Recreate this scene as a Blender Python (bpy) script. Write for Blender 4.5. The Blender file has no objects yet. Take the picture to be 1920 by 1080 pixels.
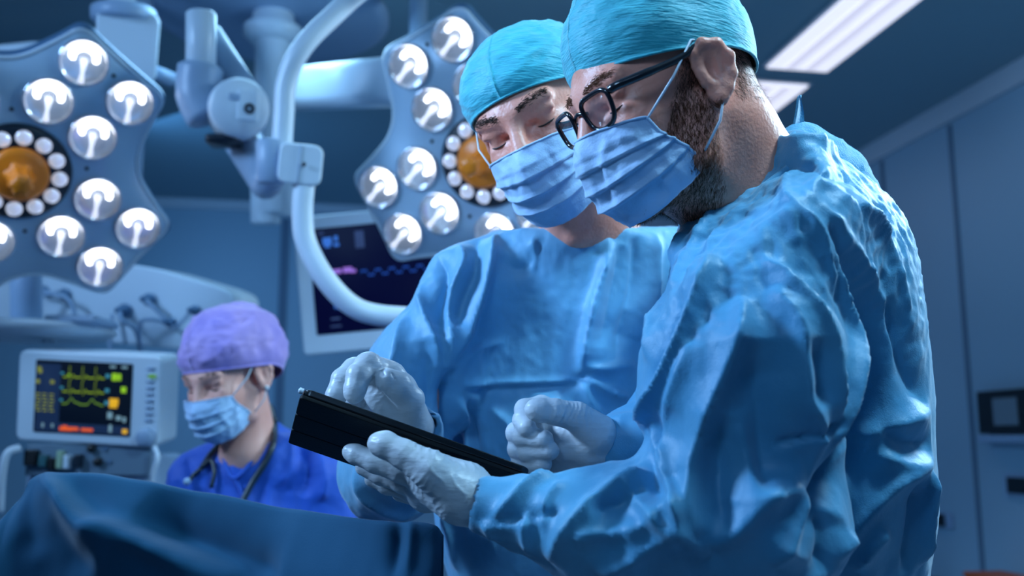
import bpy, math, random
import numpy as np
from mathutils import Vector, Matrix
from mathutils.bvhtree import BVHTree

# ------------------------------------------------------------------ camera, world, lights, exposure
S = bpy.context.scene
COL = S.collection
FPX = 1800.0
PITCH = math.radians(9.15)
CAMPOS = np.array((0.0, 0.0, 1.35))
cam_d = bpy.data.cameras.new('camera')
cam_d.sensor_width = 36.0
cam_d.lens = 36.0 * FPX / 1920.0
cam_d.clip_start = 0.02
cam_d.dof.use_dof = True
cam_d.dof.focus_distance = 1.06
cam_d.dof.aperture_fstop = 3.4
cam = bpy.data.objects.new('camera', cam_d)
COL.objects.link(cam)
cam.location = CAMPOS
cam.rotation_euler = (math.pi / 2 + PITCH, 0, 0)
S.camera = cam
S.view_settings.view_transform = 'Standard'
S.view_settings.look = 'None'
S.view_settings.exposure = -0.14
S.view_settings.gamma = 1.0
S.view_settings.use_curve_mapping = False

CF = np.array((0, math.cos(PITCH), math.sin(PITCH)))
CU = np.array((0, -math.sin(PITCH), math.cos(PITCH)))
CR = np.array((1.0, 0, 0))


def P(u, v, d):
    """point seen at pixel (u, v) of the 1920x1080 frame at depth d along the optical axis"""
    return CAMPOS + d * (CF + CR * ((u - 960) / FPX) + CU * ((540 - v) / FPX))


def RAY(u, v):
    r = CF + CR * ((u - 960) / FPX) + CU * ((540 - v) / FPX)
    return r / np.linalg.norm(r)


def unit(v):
    v = np.asarray(v, float)
    return v / np.linalg.norm(v)


world = bpy.data.worlds.new('world')
S.world = world
world.use_nodes = True
world.node_tree.nodes['Background'].inputs[0].default_value = (0.035, 0.19, 0.50, 1)
world.node_tree.nodes['Background'].inputs[1].default_value = 0.15


def area(name, loc, target, size, power, color, sy=None, spread=180):
    l = bpy.data.lights.new(name, 'AREA')
    l.energy = power
    l.color = color
    l.size = size
    if sy:
        l.shape = 'RECTANGLE'
        l.size_y = sy
    l.spread = math.radians(spread)
    o = bpy.data.objects.new(name, l)
    o.location = loc
    o.rotation_euler = (Vector(target) - Vector(loc)).to_track_quat('-Z', 'Y').to_euler()
    COL.objects.link(o)
    return o


# added area lights without fixtures; the second backs up the strips over the right wall
area('ceiling_panel_light', (-1.8, 0.9, 2.5), (0.30, 1.2, 1.62), 0.3, 15, (0.36, 0.62, 1.0), 0.5, 80)  # added key from the left
area('ceiling_panel_light', (1.75, 2.1, 2.75), (0.45, 1.1, 1.45), 0.35, 90, (0.52, 0.80, 1.0), 1.2)  # added rim from behind right, on the side of the wall strips
area('ceiling_panel_light', (0.8, 0.7, 2.76), (0.25, 1.3, 1.5), 0.2, 8.5, (0.42, 0.76, 1.0), 0.3, 90)  # added to brighten the facing doctor's chest
area('ceiling_panel_light', (-0.7, 2.7, 2.78), (0.2, 1.3, 1.4), 0.5, 13, (0.34, 0.68, 1.0), 0.5)  # added rim from back left for the facing doctor's sleeve
area('ceiling_panel_light', (-2.3, 1.0, 2.7), (-0.75, 2.7, 1.9), 0.4, 14, (0.34, 0.60, 1.0), 0.8, 90)  # added to lift the lamps and arms in the background
area('ceiling_panel_light', (0.2, -0.9, 2.75), (-0.3, 2.4, 1.5), 0.9, 4, (0.30, 0.58, 1.0), 0.9)  # added fill from behind the camera
area('ceiling_panel_light', (-0.75, -0.5, 2.6), (0.12, 1.4, 1.5), 0.4, 1.4, (0.33, 0.62, 1.0), 0.4, 55)  # added front fill for the facing doctor's gown
area('ceiling_panel_light', (-1.6, 4.2, 2.78), (-0.9, 5.2, 1.6), 0.6, 26, (0.16, 0.46, 1.0), 1.8)  # added light towards the back wall

# ------------------------------------------------------------------ helpers
ORG = {}


def org(o):
    return ORG.get(o.name, np.zeros(3)) if o else np.zeros(3)


def meta(o, label=None, cat=None, group=None, kind=None):
    if label: o['label'] = label
    if cat: o['category'] = cat
    if group: o['group'] = group
    if kind: o['kind'] = kind
    return o


def thing(name, loc, label, cat, group=None):
    o = bpy.data.objects.new(name, None)
    o.empty_display_size = 0.05
    COL.objects.link(o)
    o.location = Vector([float(x) for x in loc])
    ORG[o.name] = np.array(loc, float)
    return meta(o, label, cat, group)


def mk(name, V, F, mat, parent=None, smooth=True, bevel=0, solid=0, sub=0, loc=None):
    """one mesh object from world-space points; parent = thing or part"""
    V = np.asarray(V, float).reshape(-1, 3)
    og = org(parent)
    base = og if parent else (np.array(loc, float) if loc is not None else V.mean(0))
    me = bpy.data.meshes.new(name)
    W = (V - base).astype(np.float32)
    if isinstance(F, np.ndarray):
        n, k = F.shape
        me.vertices.add(len(W)); me.vertices.foreach_set('co', W.ravel())
        me.loops.add(n * k); me.loops.foreach_set('vertex_index', F.astype(np.int32).ravel())
        me.polygons.add(n)
        me.polygons.foreach_set('loop_start', np.arange(0, n * k, k, dtype=np.int32))
        me.update(calc_edges=True)
    else:
        me.from_pydata([tuple(map(float, w)) for w in W], [], [list(map(int, f)) for f in F])
    me.validate()
    if smooth:
        me.polygons.foreach_set('use_smooth', np.ones(len(me.polygons), dtype=bool))
    me.materials.append(mat)
    o = bpy.data.objects.new(name, me)
    COL.objects.link(o)
    if parent:
        o.parent = parent
        ORG[o.name] = og
    else:
        o.location = Vector([float(x) for x in base])
        ORG[o.name] = base
    if bevel:
        m = o.modifiers.new('b', 'BEVEL'); m.width = bevel; m.segments = 3; m.limit_method = 'ANGLE'
        m.angle_limit = math.radians(40)
        if smooth:
            w = o.modifiers.new('w', 'WEIGHTED_NORMAL')
    if solid:
        m = o.modifiers.new('s', 'SOLIDIFY'); m.thickness = solid; m.offset = 0
    if sub:
        m = o.modifiers.new('u', 'SUBSURF'); m.levels = sub; m.render_levels = sub
    return o


class MB:
    def __init__(s):
        s.V = []; s.F = []

    def add(s, V, F):
        n = len(s.V)
        s.V += [np.asarray(v, float) for v in V]
        s.F += [[i + n for i in f] for f in F]
        return s

    def box(s, c, size, R=None):
        R = np.eye(3) if R is None else R       # rows = axes
        c = np.asarray(c, float)
        V = []
        for sx in (-1, 1):
            for sy in (-1, 1):
                for sz in (-1, 1):
                    V.append(c + R[0] * sx * size[0] / 2 + R[1] * sy * size[1] / 2 + R[2] * sz * size[2] / 2)
        F = [[0, 1, 3, 2], [4, 6, 7, 5], [0, 4, 5, 1], [2, 3, 7, 6], [0, 2, 6, 4], [1, 5, 7, 3]]
        return s.add(V, F)

    def tube(s, pts, r, n=12, cap=True, flat=1.0):
        pts = [np.asarray(p, float) for p in pts]
        m = len(pts)
        rr = r if hasattr(r, '__len__') else [r] * m
        t0 = unit(pts[1] - pts[0])
        a = np.cross(t0, (0, 0, 1.0))
        if np.linalg.norm(a) < .1: a = np.cross(t0, (0, 1.0, 0))
        a = unit(a)
        V = []
        for i in range(m):
            t = unit(pts[min(i + 1, m - 1)] - pts[max(i - 1, 0)])
            a = unit(a - t * a.dot(t)); b = np.cross(t, a)
            for k in range(n):
                q = 2 * math.pi * k / n
                V.append(pts[i] + rr[i] * (a * math.cos(q) * flat + b * math.sin(q)))
        F = []
        for i in range(m - 1):
            for k in range(n):
                F.append([i * n + k, i * n + (k + 1) % n, (i + 1) * n + (k + 1) % n, (i + 1) * n + k])
        if cap:
            F.append(list(range(n))[::-1]); F.append([(m - 1) * n + k for k in range(n)])
        return s.add(V, F)

    def lathe(s, c, R, prof, n=32, close=False):
        """prof: (radius, height along R[2])"""
        c = np.asarray(c, float)
        V = []; F = []
        for (r, h) in prof:
            for k in range(n):
                q = 2 * math.pi * k / n
                V.append(c + R[0] * r * math.cos(q) + R[1] * r * math.sin(q) + R[2] * h)
        m = len(prof)
        for i in range(m - 1):
            for k in range(n):
                F.append([i * n + k, i * n + (k + 1) % n, (i + 1) * n + (k + 1) % n, (i + 1) * n + k])
        if prof[0][0] > 1e-4: F.append(list(range(n))[::-1])
        if prof[-1][0] > 1e-4 or True: F.append([(m - 1) * n + k for k in range(n)])
        return s.add(V, F)

    def prism(s, c, R, outline, z0, z1):
        c = np.asarray(c, float); n = len(outline)
        V = [c + R[0] * x + R[1] * y + R[2] * z0 for x, y in outline] + [c + R[0] * x + R[1] * y + R[2] * z1 for x, y in outline]
        F = [[i, (i + 1) % n, n + (i + 1) % n, n + i] for i in range(n)]
        F.append(list(range(n))[::-1]); F.append([n + i for i in range(n)])
        return s.add(V, F)

    def grid(s, pts):
        """pts[i][j] -> points"""
        a = np.asarray(pts, float); n, m = a.shape[:2]
        F = [[i * m + j, i * m + j + 1, (i + 1) * m + j + 1, (i + 1) * m + j] for i in range(n - 1) for j in range(m - 1)]
        return s.add(a.reshape(-1, 3), F)

    def mk(s, name, mat, parent=None, **k):
        return mk(name, np.array(s.V), s.F, mat, parent, **k)


def frame(z, up=(0, 0, 1.0), roll=0.0):
    """rows: x (right), y (up), z = given normal"""
    z = unit(z); x = unit(np.cross(up, z)); y = np.cross(z, x)
    c, s_ = math.cos(roll), math.sin(roll)
    return np.array([x * c + y * s_, -x * s_ + y * c, z])


def catmull(pts, n=8):
    pts = [np.asarray(p, float) for p in pts]
    q = [2 * pts[0] - pts[1]] + pts + [2 * pts[-1] - pts[-2]]
    out = []
    for i in range(1, len(q) - 2):
        for k in range(n):
            t = k / n
            out.append(0.5 * (2 * q[i] + (q[i + 1] - q[i - 1]) * t + (2 * q[i - 1] - 5 * q[i] + 4 * q[i + 1] - q[i + 2]) * t * t + (3 * q[i] - q[i - 1] - 3 * q[i + 1] + q[i + 2]) * t ** 3))
    out.append(pts[-1])
    return out


def chaikin(pts, it=3, closed=True):
    pts = [np.asarray(p, float) for p in pts]
    for _ in range(it):
        o = []
        n = len(pts)
        for i in range(n):
            a, b = pts[i], pts[(i + 1) % n]
            o += [a * .75 + b * .25, a * .25 + b * .75]
        pts = o
    return pts


def rrect(w, h, r, n=5):
    o = []
    for cx, cy, a in ((w / 2 - r, h / 2 - r, 0), (-w / 2 + r, h / 2 - r, 90), (-w / 2 + r, -h / 2 + r, 180), (w / 2 - r, -h / 2 + r, 270)):
        for k in range(n + 1):
            q = math.radians(a + 90 * k / n)
            o.append((cx + r * math.cos(q), cy + r * math.sin(q)))
    return o


# ------------------------------------------------------------------ materials
MATS = {}


def mat(name, color, rough=.5, metal=0, emit=None, estr=0, noise=None, bump=None, spec=.5, sss=0, alpha=None, sheen=0, trans=0, coat=0):
    """noise=(scale, colour2, stretch) ; bump=(scale, strength, stretch, detail)"""
    if name in MATS: return MATS[name]
    m = bpy.data.materials.new(name); m.use_nodes = True
    nt = m.node_tree; b = nt.nodes['Principled BSDF']
    b.inputs['Base Color'].default_value = (*color, 1)
    b.inputs['Roughness'].default_value = rough
    b.inputs['Metallic'].default_value = metal
    b.inputs['Specular IOR Level'].default_value = spec
    if sheen: b.inputs['Sheen Weight'].default_value = sheen
    if coat: b.inputs['Coat Weight'].default_value = coat
    if trans: b.inputs['Transmission Weight'].default_value = trans
    if alpha is not None: b.inputs['Alpha'].default_value = alpha
    if sss:
        b.inputs['Subsurface Weight'].default_value = sss
        b.inputs['Subsurface Radius'].default_value = (.012, .004, .002)
        b.inputs['Subsurface Scale'].default_value = 1.0
    if emit:
        b.inputs['Emission Color'].default_value = (*emit, 1)
        b.inputs['Emission Strength'].default_value = estr
    tc = None

    def coords(stretch):
        nonlocal tc
        tc = tc or nt.nodes.new('ShaderNodeTexCoord')
        mp = nt.nodes.new('ShaderNodeMapping')
        mp.inputs['Scale'].default_value = stretch
        nt.links.new(tc.outputs['Object'], mp.inputs['Vector'])
        return mp.outputs[0]
    if noise:
        sc, c2, st = noise
        n = nt.nodes.new('ShaderNodeTexNoise'); n.inputs['Scale'].default_value = sc; n.inputs['Detail'].default_value = 4
        nt.links.new(coords(st), n.inputs['Vector'])
        r = nt.nodes.new('ShaderNodeValToRGB')
        r.color_ramp.elements[0].position = .35; r.color_ramp.elements[1].position = .65
        r.color_ramp.elements[0].color = (*color, 1); r.color_ramp.elements[1].color = (*c2, 1)
        nt.links.new(n.outputs['Fac'], r.inputs[0]); nt.links.new(r.outputs[0], b.inputs['Base Color'])
    if bump:
        prev = None
        for (sc, strg, st, det) in (bump if isinstance(bump, list) else [bump]):
            n = nt.nodes.new('ShaderNodeTexNoise'); n.inputs['Scale'].default_value = sc; n.inputs['Detail'].default_value = det
            nt.links.new(coords(st), n.inputs['Vector'])
            bp = nt.nodes.new('ShaderNodeBump'); bp.inputs['Strength'].default_value = strg; bp.inputs['Distance'].default_value = .004
            nt.links.new(n.outputs['Fac'], bp.inputs['Height'])
            if prev: nt.links.new(prev.outputs[0], bp.inputs['Normal'])
            prev = bp
        nt.links.new(prev.outputs[0], b.inputs['Normal'])
    MATS[name] = m
    return m


M_CEIL = mat('ceiling_paint', (.26, .40, .46), .7)
M_WALL = mat('wall_panel', (.33, .50, .62), .45)
M_SEAM = mat('dark_seam', (.13, .21, .30), .6)
M_TRIM = mat('trim', (.6, .66, .72), .4)
M_FLOOR = mat('floor_vinyl', (.25, .32, .4), .35)
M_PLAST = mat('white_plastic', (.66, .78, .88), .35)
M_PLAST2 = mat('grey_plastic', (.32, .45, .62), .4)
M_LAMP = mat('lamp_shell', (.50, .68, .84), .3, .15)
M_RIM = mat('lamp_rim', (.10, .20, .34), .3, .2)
M_DARK = mat('dark_plastic', (.01, .02, .035), .35)
M_BLACK = mat('black', (.006, .008, .011), .4)
M_ORANGE = mat('orange_handle', (1.0, .25, .01), .35)
M_REFL = mat('reflector', (.82, .84, .9), .12, .9, emit=(.8, .86, 1), estr=.03)  # faint glow put into the bowl on top of its reflections
M_GLINT = mat('led', (1, 1, 1), .4, emit=(.95, .97, 1), estr=5)  # glow for the bright reflections in the bowls
M_GLINT_SOFT = mat('led_soft', (1, 1, 1), .4, emit=(.85, .88, 1), estr=1.1)
M_STRIP = mat('strip_light', (.9, .9, .95), .4, emit=(.86, .86, .98), estr=1.0)
M_STRIP2 = mat('strip_lamella', (.8, .8, .9), .4, emit=(.80, .78, .92), estr=.82)
M_GLASS = mat('clear_glass', (1, 1, 1), .03, trans=1.0, spec=.5)
# ------------------------------------------------------------------ room shell
AZ = math.atan(-310 * math.cos(PITCH) / 1800)
RD = np.array((math.sin(AZ), math.cos(AZ), 0))       # depth direction of the room
RX = np.array((math.cos(AZ), -math.sin(AZ), 0))      # its right
RZ = np.array((0, 0, 1.0))
HC = 2.85
r_ = RAY(1382, 415)
K = CAMPOS + r_ * ((HC - CAMPOS[2]) / r_[2])         # back right ceiling corner
RR = np.array([RX, RD, RZ])


def slab(name, c, size, m, **k):
    o = MB().box(c, size, RR).mk(name, m, smooth=False)
    return meta(o, kind='structure')


def on_right(u, v, off=0.0):
    """point of the right wall's face under pixel (u, v)"""
    r = RAY(u, v); t = (K - CAMPOS).dot(RX) / r.dot(RX)
    return CAMPOS + r * t - RX * off


def on_z(u, v, z):
    r = RAY(u, v)
    return CAMPOS + r * ((z - CAMPOS[2]) / r[2])


Kf = K * (1, 1, 0)
slab('wall_right', Kf + RX * .05 - RD * 4.5 + RZ * HC / 2, (.1, 9.2, HC), M_WALL)
slab('wall_back', Kf - RX * 4.5 + RD * .05 + RZ * HC / 2, (9.2, .1, HC), M_WALL)
slab('ceiling', Kf - RX * 4.5 - RD * 4.5 + RZ * (HC + .05), (9.4, 9.4, .1), M_CEIL)
slab('floor', Kf - RX * 4.5 - RD * 4.5 - RZ * .05, (9.4, 9.4, .1), M_FLOOR)
# trims: light band along the top of the walls, dark joints between the wall panels
slab('trim_1', Kf - RX * .012 - RD * 4.5 + RZ * (HC - .05), (.02, 8.9, .10), M_TRIM)
slab('trim_2', Kf - RX * 4.5 - RD * .012 + RZ * (HC - .03), (8.9, .02, .06), M_TRIM)
n_t = 3
for (u, v) in ((1667, 500), (1806, 560)):
    q = on_right(u, v)
    slab('trim_%d' % n_t, q * (1, 1, 0) - RX * .004 + RZ * (HC - .10) / 2, (.008, .022, HC - .12), M_SEAM); n_t += 1
for u in (530,):
    r = RAY(u, 560); t = (K - CAMPOS).dot(RD) / r.dot(RD); q = CAMPOS + r * t
    slab('trim_%d' % n_t, q * (1, 1, 0) - RD * .006 + RZ * (HC - .08) / 2, (.05, .012, HC - .12), M_SEAM); n_t += 1

# ceiling strip lights
def strip_light(c, w, l, label):
    t = thing('ceiling_strip_light', c, label, 'ceiling light', 'strip lights in the ceiling')
    R = RR
    MB().box(c + RZ * .004, (w + .03, l + .03, .008), R).mk('frame', M_TRIM, t, smooth=False)
    MB().box(c - RZ * .004, (w, l, .008), R).mk('diffuser', M_STRIP, t, smooth=False)
    for k in (-.16, .16):
        MB().box(c + RX * k * w - RZ * .009, (w * .16, l * .985, .004), R).mk('lamella', M_STRIP2, t, smooth=False)
    return t


a0 = on_z(1443, 120, HC - .012); b0 = on_z(1553, 130, HC - .012)
w0 = abs((b0 - a0).dot(RX)); l0 = 2.3
c0 = (a0 + b0) / 2 - RD * (l0 / 2 - .02)
strip_light(c0, w0, l0, 'long white ceiling strip light nearest the viewer, running out of the top of the picture')
strip_light(c0 + RD * (l0 + .16) , w0, l0, 'white ceiling strip light further back, its end showing behind the bearded doctor\'s neck')


# wall fittings on the right wall
def wall_box(name, u0, v0, u1, v1, th, m, label, cat, group=None, parts=()):
    a = on_right(u0, v0); b = on_right(u1, v1)
    c = (a + b) / 2; w = abs((b - a).dot(RD)); h = abs(b[2] - a[2])
    t = thing(name, c, label, cat, group)
    MB().box(c - RX * th / 2, (th, w, h), RR).mk('housing', m, t, bevel=.004)
    return t, c, w, h


t, c, w, h = wall_box('wall_screen', 1850, 735, 1985, 812, .05, M_BLACK, 'black framed control screen mounted on the right wall panel', 'screen')
MB().box(c - RX * .053 + RD * .02, (.006, w * .36, h * .62), RR).mk('display', mat('dim_screen', (.03, .07, .12), .3, emit=(.04, .09, .16), estr=.35), t, bevel=.002)
MB().box(c - RX * .03 - RZ * (h / 2 + .02), (.06, w, .03), RR).mk('ledge', M_PLAST2, t, bevel=.004)
t, c, w, h = wall_box('wall_switch', 1886, 888, 1960, 935, .012, M_PLAST2, 'grey wall switch plate with black rocker below the wall screen', 'switch')
MB().box(c - RX * .016 + RD * w * .12, (.012, w * .5, h * .72), RR).mk('rocker', M_BLACK, t, bevel=.002)
t, c, w, h = wall_box('wall_socket', 1744, 958, 1790, 992, .012, M_PLAST2, 'small socket plate with black insert on the right wall beside the doctor\'s back', 'socket')
MB().box(c - RX * .016, (.012, w * .45, h * .8), RR).mk('insert', M_BLACK, t, bevel=.002)
def floor_box(u0, u1, v, nm, m1, m2, label, cat):
    a = on_right(u0, v, .02); c_ = on_right(u1, v, .02)
    w = abs((c_ - a).dot(RD)); q = ((a + c_) / 2 - RX * .10) * (1, 1, 0); zt = a[2]
    t = thing(nm, q, label, cat)
    MB().box(q + RZ * zt / 2, (.16, w, zt), RR).mk('bin', m1, t, bevel=.01)
    MB().box(q + RZ * (zt + .008), (.17, w + .01, .02), RR).mk('lid', m2, t, bevel=.005)


floor_box(1895, 1985, 1078, 'waste_bin', mat('orange_box', (.65, .12, .02), .5), mat('orange_lid', (.5, .09, .02), .5), 'orange box standing against the right wall in the bottom right corner', 'box')
floor_box(1752, 1790, 1085, 'waste_bin', M_BLACK, M_DARK, 'black box standing against the right wall, its top just showing at the lower edge', 'box')

# ------------------------------------------------------------------ surgical lamps
def lobed(s=1.0):
    o = []
    for k in range(4):
        a = 90 * k
        for da, r in ((-45, .262), (-24, .345), (-19, .395), (-8, .372), (8, .372), (19, .395), (24, .345)):
            q = math.radians(a + da)
            o.append((r * s * math.cos(q), r * s * math.sin(q)))
    return chaikin(o, 3)


def surgical_lamp(c, n, roll, arc, label):
    R = frame(n, roll=roll)
    t = thing('surgical_lamp', c, label, 'surgical lamp', 'surgical lamps')
    o1 = lobed(1.0); o2 = lobed(.965)
    # shell: rounded slab with domed back
    m = MB()
    rings = [(.95, .012), (.985, .008), (1.0, -.004), (1.0, -.030), (.97, -.052), (.86, -.075), (.60, -.095), (.25, -.105)]
    N = len(o1)
    V = []; F = []
    for s_, z in rings:
        for x, y in o1: V.append(c + R[0] * x * s_ + R[1] * y * s_ + R[2] * z)
    for i in range(len(rings) - 1):
        for k in range(N):
            F.append([i * N + k, (i + 1) * N + k, (i + 1) * N + (k + 1) % N, i * N + (k + 1) % N])
    F.append([(len(rings) - 1) * N + k for k in range(N)][::-1])
    m.add(V, F)
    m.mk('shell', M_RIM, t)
    f = MB()
    V = []; rg = [(.95, .012), (.94, .016), (.6, .016), (.2, .016)]
    F = []
    for s_, z in rg:
        for x, y in o1: V.append(c + R[0] * x * s_ + R[1] * y * s_ + R[2] * z)
    for i in range(len(rg) - 1):
        for k in range(N):
            F.append([i * N + k, i * N + (k + 1) % N, (i + 1) * N + (k + 1) % N, (i + 1) * N + k])
    F.append([(len(rg) - 1) * N + k for k in range(N)])
    f.add(V, F)
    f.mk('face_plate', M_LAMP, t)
    MB().tube([c + R[0] * x * .962 + R[1] * y * .962 + R[2] * .010 for x, y in o1 + o1[:1]], .006, 8, cap=False).mk('edge_bead', M_PLAST, t)
    ca, sa = math.cos(arc), math.sin(arc)
    A2 = np.array([R[0] * ca + R[1] * sa, -R[0] * sa + R[1] * ca, R[2]])
    first = None
    for k in range(4):
        for da, r in ((-13, .305), (13, .305), (-20, .186), (20, .186)):
            q = math.radians(90 * k + da)
            lc = c + R[0] * r * math.cos(q) + R[1] * r * math.sin(q) + R[2] * .017
            if first is None:
                # reflector bowl with rim
                rr = .056
                rf = MB().lathe(lc, R, [(rr, .001), (rr, .009), (rr * .93, .010), (rr * .90, .004), (rr * .8, .0025), (rr * .5, .0015), (.001, .001)], 40).mk('lens', M_REFL, t)
                b = MB()
                # glowing arc drawn as the LED's reflection in the bowl
                V = []; F = []
                for i in range(25):
                    a = math.radians(-12 + 204 * i / 24)
                    wd = .5 + .5 * math.sin(math.pi * i / 24) ** .5
                    for rad, z in ((.0205 - .001, .0045), (.0205, .009), (.0205 + .0160 * wd, .009), (.0205 + .0165 * wd, .0045)):
                        V.append(lc + A2[0] * rad * math.cos(a) + A2[1] * (rad * math.sin(a) + .008) + A2[2] * z)
                for i in range(24):
                    for j in range(3):
                        F.append([i * 4 + j, i * 4 + j + 1, i * 4 + j + 5, i * 4 + j + 4])
                b.add(V, F)
                b1 = b.mk('led_arc', M_GLINT, rf)
                s1 = MB().tube([lc + A2[1] * .006 + A2[2] * .010, lc - A2[1] * .006 + A2[2] * .012, lc - A2[1] * .024 + A2[2] * .008, lc - A2[1] * .044 + A2[2] * .006], [.0075, .0055, .003, .0065], 10).mk('led_stem', M_GLINT_SOFT, rf)  # glowing stem, drawn as the lower part of that reflection
                g1 = MB().lathe(lc, R, [(rr * .92, .008), (rr * .8, .017), (rr * .55, .023), (rr * .3, .0255), (.001, .0265)], 32).mk('cover_dome', M_DOME, rf)
                first = (rf, lc, (b1, s1, g1))
            else:
                rf0, lc0, kids = first
                o = rf0.copy(); COL.objects.link(o); o.parent = t; o.location = Vector(lc - lc0); ORG[o.name] = org(t)
                for kd in kids:
                    d = kd.copy(); COL.objects.link(d); d.parent = o
    # black hub ring with small LEDs, orange sterile handle
    MB().lathe(c + R[2] * .014, R, [(.118, .002), (.114, .012), (.105, .016), (.062, .020), (.001, .020)], 48).mk('hub', M_DARK, t)
    led0 = None
    for k in range(12):
        q = math.radians(30 * k + 3)
        lc = c + R[0] * .088 * math.cos(q) + R[1] * .088 * math.sin(q) + R[2] * .034
        if led0 is None:
            led0 = MB().lathe(lc, R, [(.017, -.002), (.0185, .002), (.016, .006), (.010, .009), (.001, .010)], 20).mk('small_led', M_LEDB, t)
            lcc = lc
        else:
            o = led0.copy(); COL.objects.link(o); o.parent = t; o.location = Vector(lc - lcc)
    kn = MB().lathe(c + R[2] * .03, R, [(.064, 0), (.066, .012), (.062, .02), (.050, .026), (.030, .030), (.022, .036)], 40).mk('handle_base', M_ORANGE, t)
    # ribbed grip
    m = MB()
    V = []; F = []
    n = 36; hs = [0, .012, .03, .075, .082, .085]; rs = [.034, .026, .0225, .0235, .021, .008]
    for h_, r in zip(hs, rs):
        for k in range(n):
            q = 2 * math.pi * k / n
            rr = r * (1 + .09 * math.cos(6 * q))
            V.append(c + R[2] * (.058 + h_) + R[0] * rr * math.cos(q) + R[1] * rr * math.sin(q))
    for i in range(len(hs) - 1):
        for k in range(n): F.append([i * n + k, i * n + (k + 1) % n, (i + 1) * n + (k + 1) % n, (i + 1) * n + k])
    F.append([(len(hs) - 1) * n + k for k in range(n)])
    m.add(V, F); m.mk('handle_grip', M_ORANGE, t)
    # small dark screws on the face plate
    sc0 = None
    for (r, a) in ((.335, 6), (.15, 45), (.335, 96), (.15, 135), (.335, 186), (.15, 225), (.335, 276), (.15, 315), (.32, 0), (.32, 90)):
        q = math.radians(a)
        lc = c + R[0] * r * math.cos(q) + R[1] * r * math.sin(q) + R[2] * .016
        if sc0 is None:
            sc0 = MB().lathe(lc, R, [(.005, 0), (.0045, .003), (.001, .003)], 10).mk('screw', M_DARK, t); l0_ = lc
        else:
            o = sc0.copy(); COL.objects.link(o); o.parent = t; o.location = Vector(lc - l0_)
    return t, R


M_DOME = mat('dome', (.9, .95, 1), .02, alpha=.13, spec=.8, coat=1)
M_LEDB = mat('led_small', (.8, .85, 1), .15, .6, emit=(.75, .82, 1), estr=.5)
LC1 = P(34, 318, 2.3)
n1 = unit(unit(CAMPOS - LC1) + np.array((.10, 0, -.34)))
t1, R1 = surgical_lamp(LC1, n1, math.radians(57), math.radians(-57), 'large lit surgical lamp with orange handle at the left edge of the picture')
LC2 = P(914, 300, 2.42)
n2 = unit(unit(CAMPOS - LC2) + np.array((-.38, 0, -.14)))
t2, R2 = surgical_lamp(LC2, n2, math.radians(20), math.radians(-20 - 50), 'lit surgical lamp with orange handle behind the two doctors\' heads')


def pt(name, m, t, pts, r, n=20, cat=8):
    return MB().tube(catmull(pts, cat), r, n).mk(name, m, t)


def cyl(m_, a, b, r, n=28, bev=.006):
    a = np.asarray(a, float); b = np.asarray(b, float)
    z = unit(b - a); L = np.linalg.norm(b - a)
    up = (0, 1, 0) if abs(z[2]) > .9 else (0, 0, 1)
    R = frame(z, up)
    return m_.lathe(a, R, [(r - bev, 0), (r, bev), (r, L - bev), (r - bev, L)], n)


# lamp supports: arms reach up to the ceiling out of the frame
t = thing('lamp_suspension_arm', P(240, 80, 2.75), 'white suspension arm and joint block behind the large left surgical lamp', 'lamp arm')
MB().tube([P(-260, 130, 2.75), P(60, 98, 2.75), P(200, 90, 2.75)], .030, 20).mk('boom', M_PLAST, t)
MB().prism(P(238, 85, 2.75), frame(CAMPOS - P(238, 85, 2.75)), rrect(.165, .20, .03), -.07, .07).mk('joint_block', M_PLAST, t, bevel=.01)
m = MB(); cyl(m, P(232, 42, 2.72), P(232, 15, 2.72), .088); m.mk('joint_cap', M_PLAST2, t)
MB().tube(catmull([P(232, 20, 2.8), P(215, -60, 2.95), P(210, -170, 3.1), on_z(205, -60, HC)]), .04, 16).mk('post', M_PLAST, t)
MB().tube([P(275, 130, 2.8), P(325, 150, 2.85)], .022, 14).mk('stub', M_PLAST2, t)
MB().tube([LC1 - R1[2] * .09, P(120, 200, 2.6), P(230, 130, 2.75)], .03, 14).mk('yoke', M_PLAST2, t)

# double arm with the big white joint (monitor arm) : ceiling canopy, pole, spring arm
cc = on_z(505, 22, HC)
t = thing('ceiling_column', cc, 'white ceiling column with round canopy plate and horizontal boom behind the curved tube', 'ceiling mount')
dd = 3.3
MB().lathe(cc, np.array([RX, RD, -RZ]), [(.42, 0), (.42, .02), (.38, .035), (.05, .05)], 48).mk('canopy', M_PLAST2, t)
pc = P(512, 60, dd)
m = MB(); m.lathe(pc, np.array([RX, -RD, RZ]), [(.02, -.05), (.075, -.04), (.10, -.015), (.10, .01), (.075, .03), (.07, .04), (.07, .3)], 32); m.mk('collar', M_PLAST, t)
cyl(MB(), pc, pc, .06) if False else None
m = MB(); cyl(m, P(514, 400, dd), pc, .062); m.mk('pole', M_PLAST, t)
a, b = P(545, 168, 3.1), P(760, 152, 2.62)
z = unit(b - a); R = frame(z, (0, 0, 1))
m = MB(); m.prism(a, R, rrect(.09, .135, .03), 0, np.linalg.norm(b - a)); m.mk('boom', M_PLAST, t)
MB().tube([b, LC2 - R2[2] * .12, LC2 - R2[2] * .08], .035, 14).mk('lamp_stem', M_PLAST2, t)
m = MB(); cyl(m, P(498, 300, dd), P(498, 420, dd), .05); cyl(m, P(535, 330, dd), P(535, 405, dd), .035); m.mk('lower_pole', M_PLAST, t)

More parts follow.
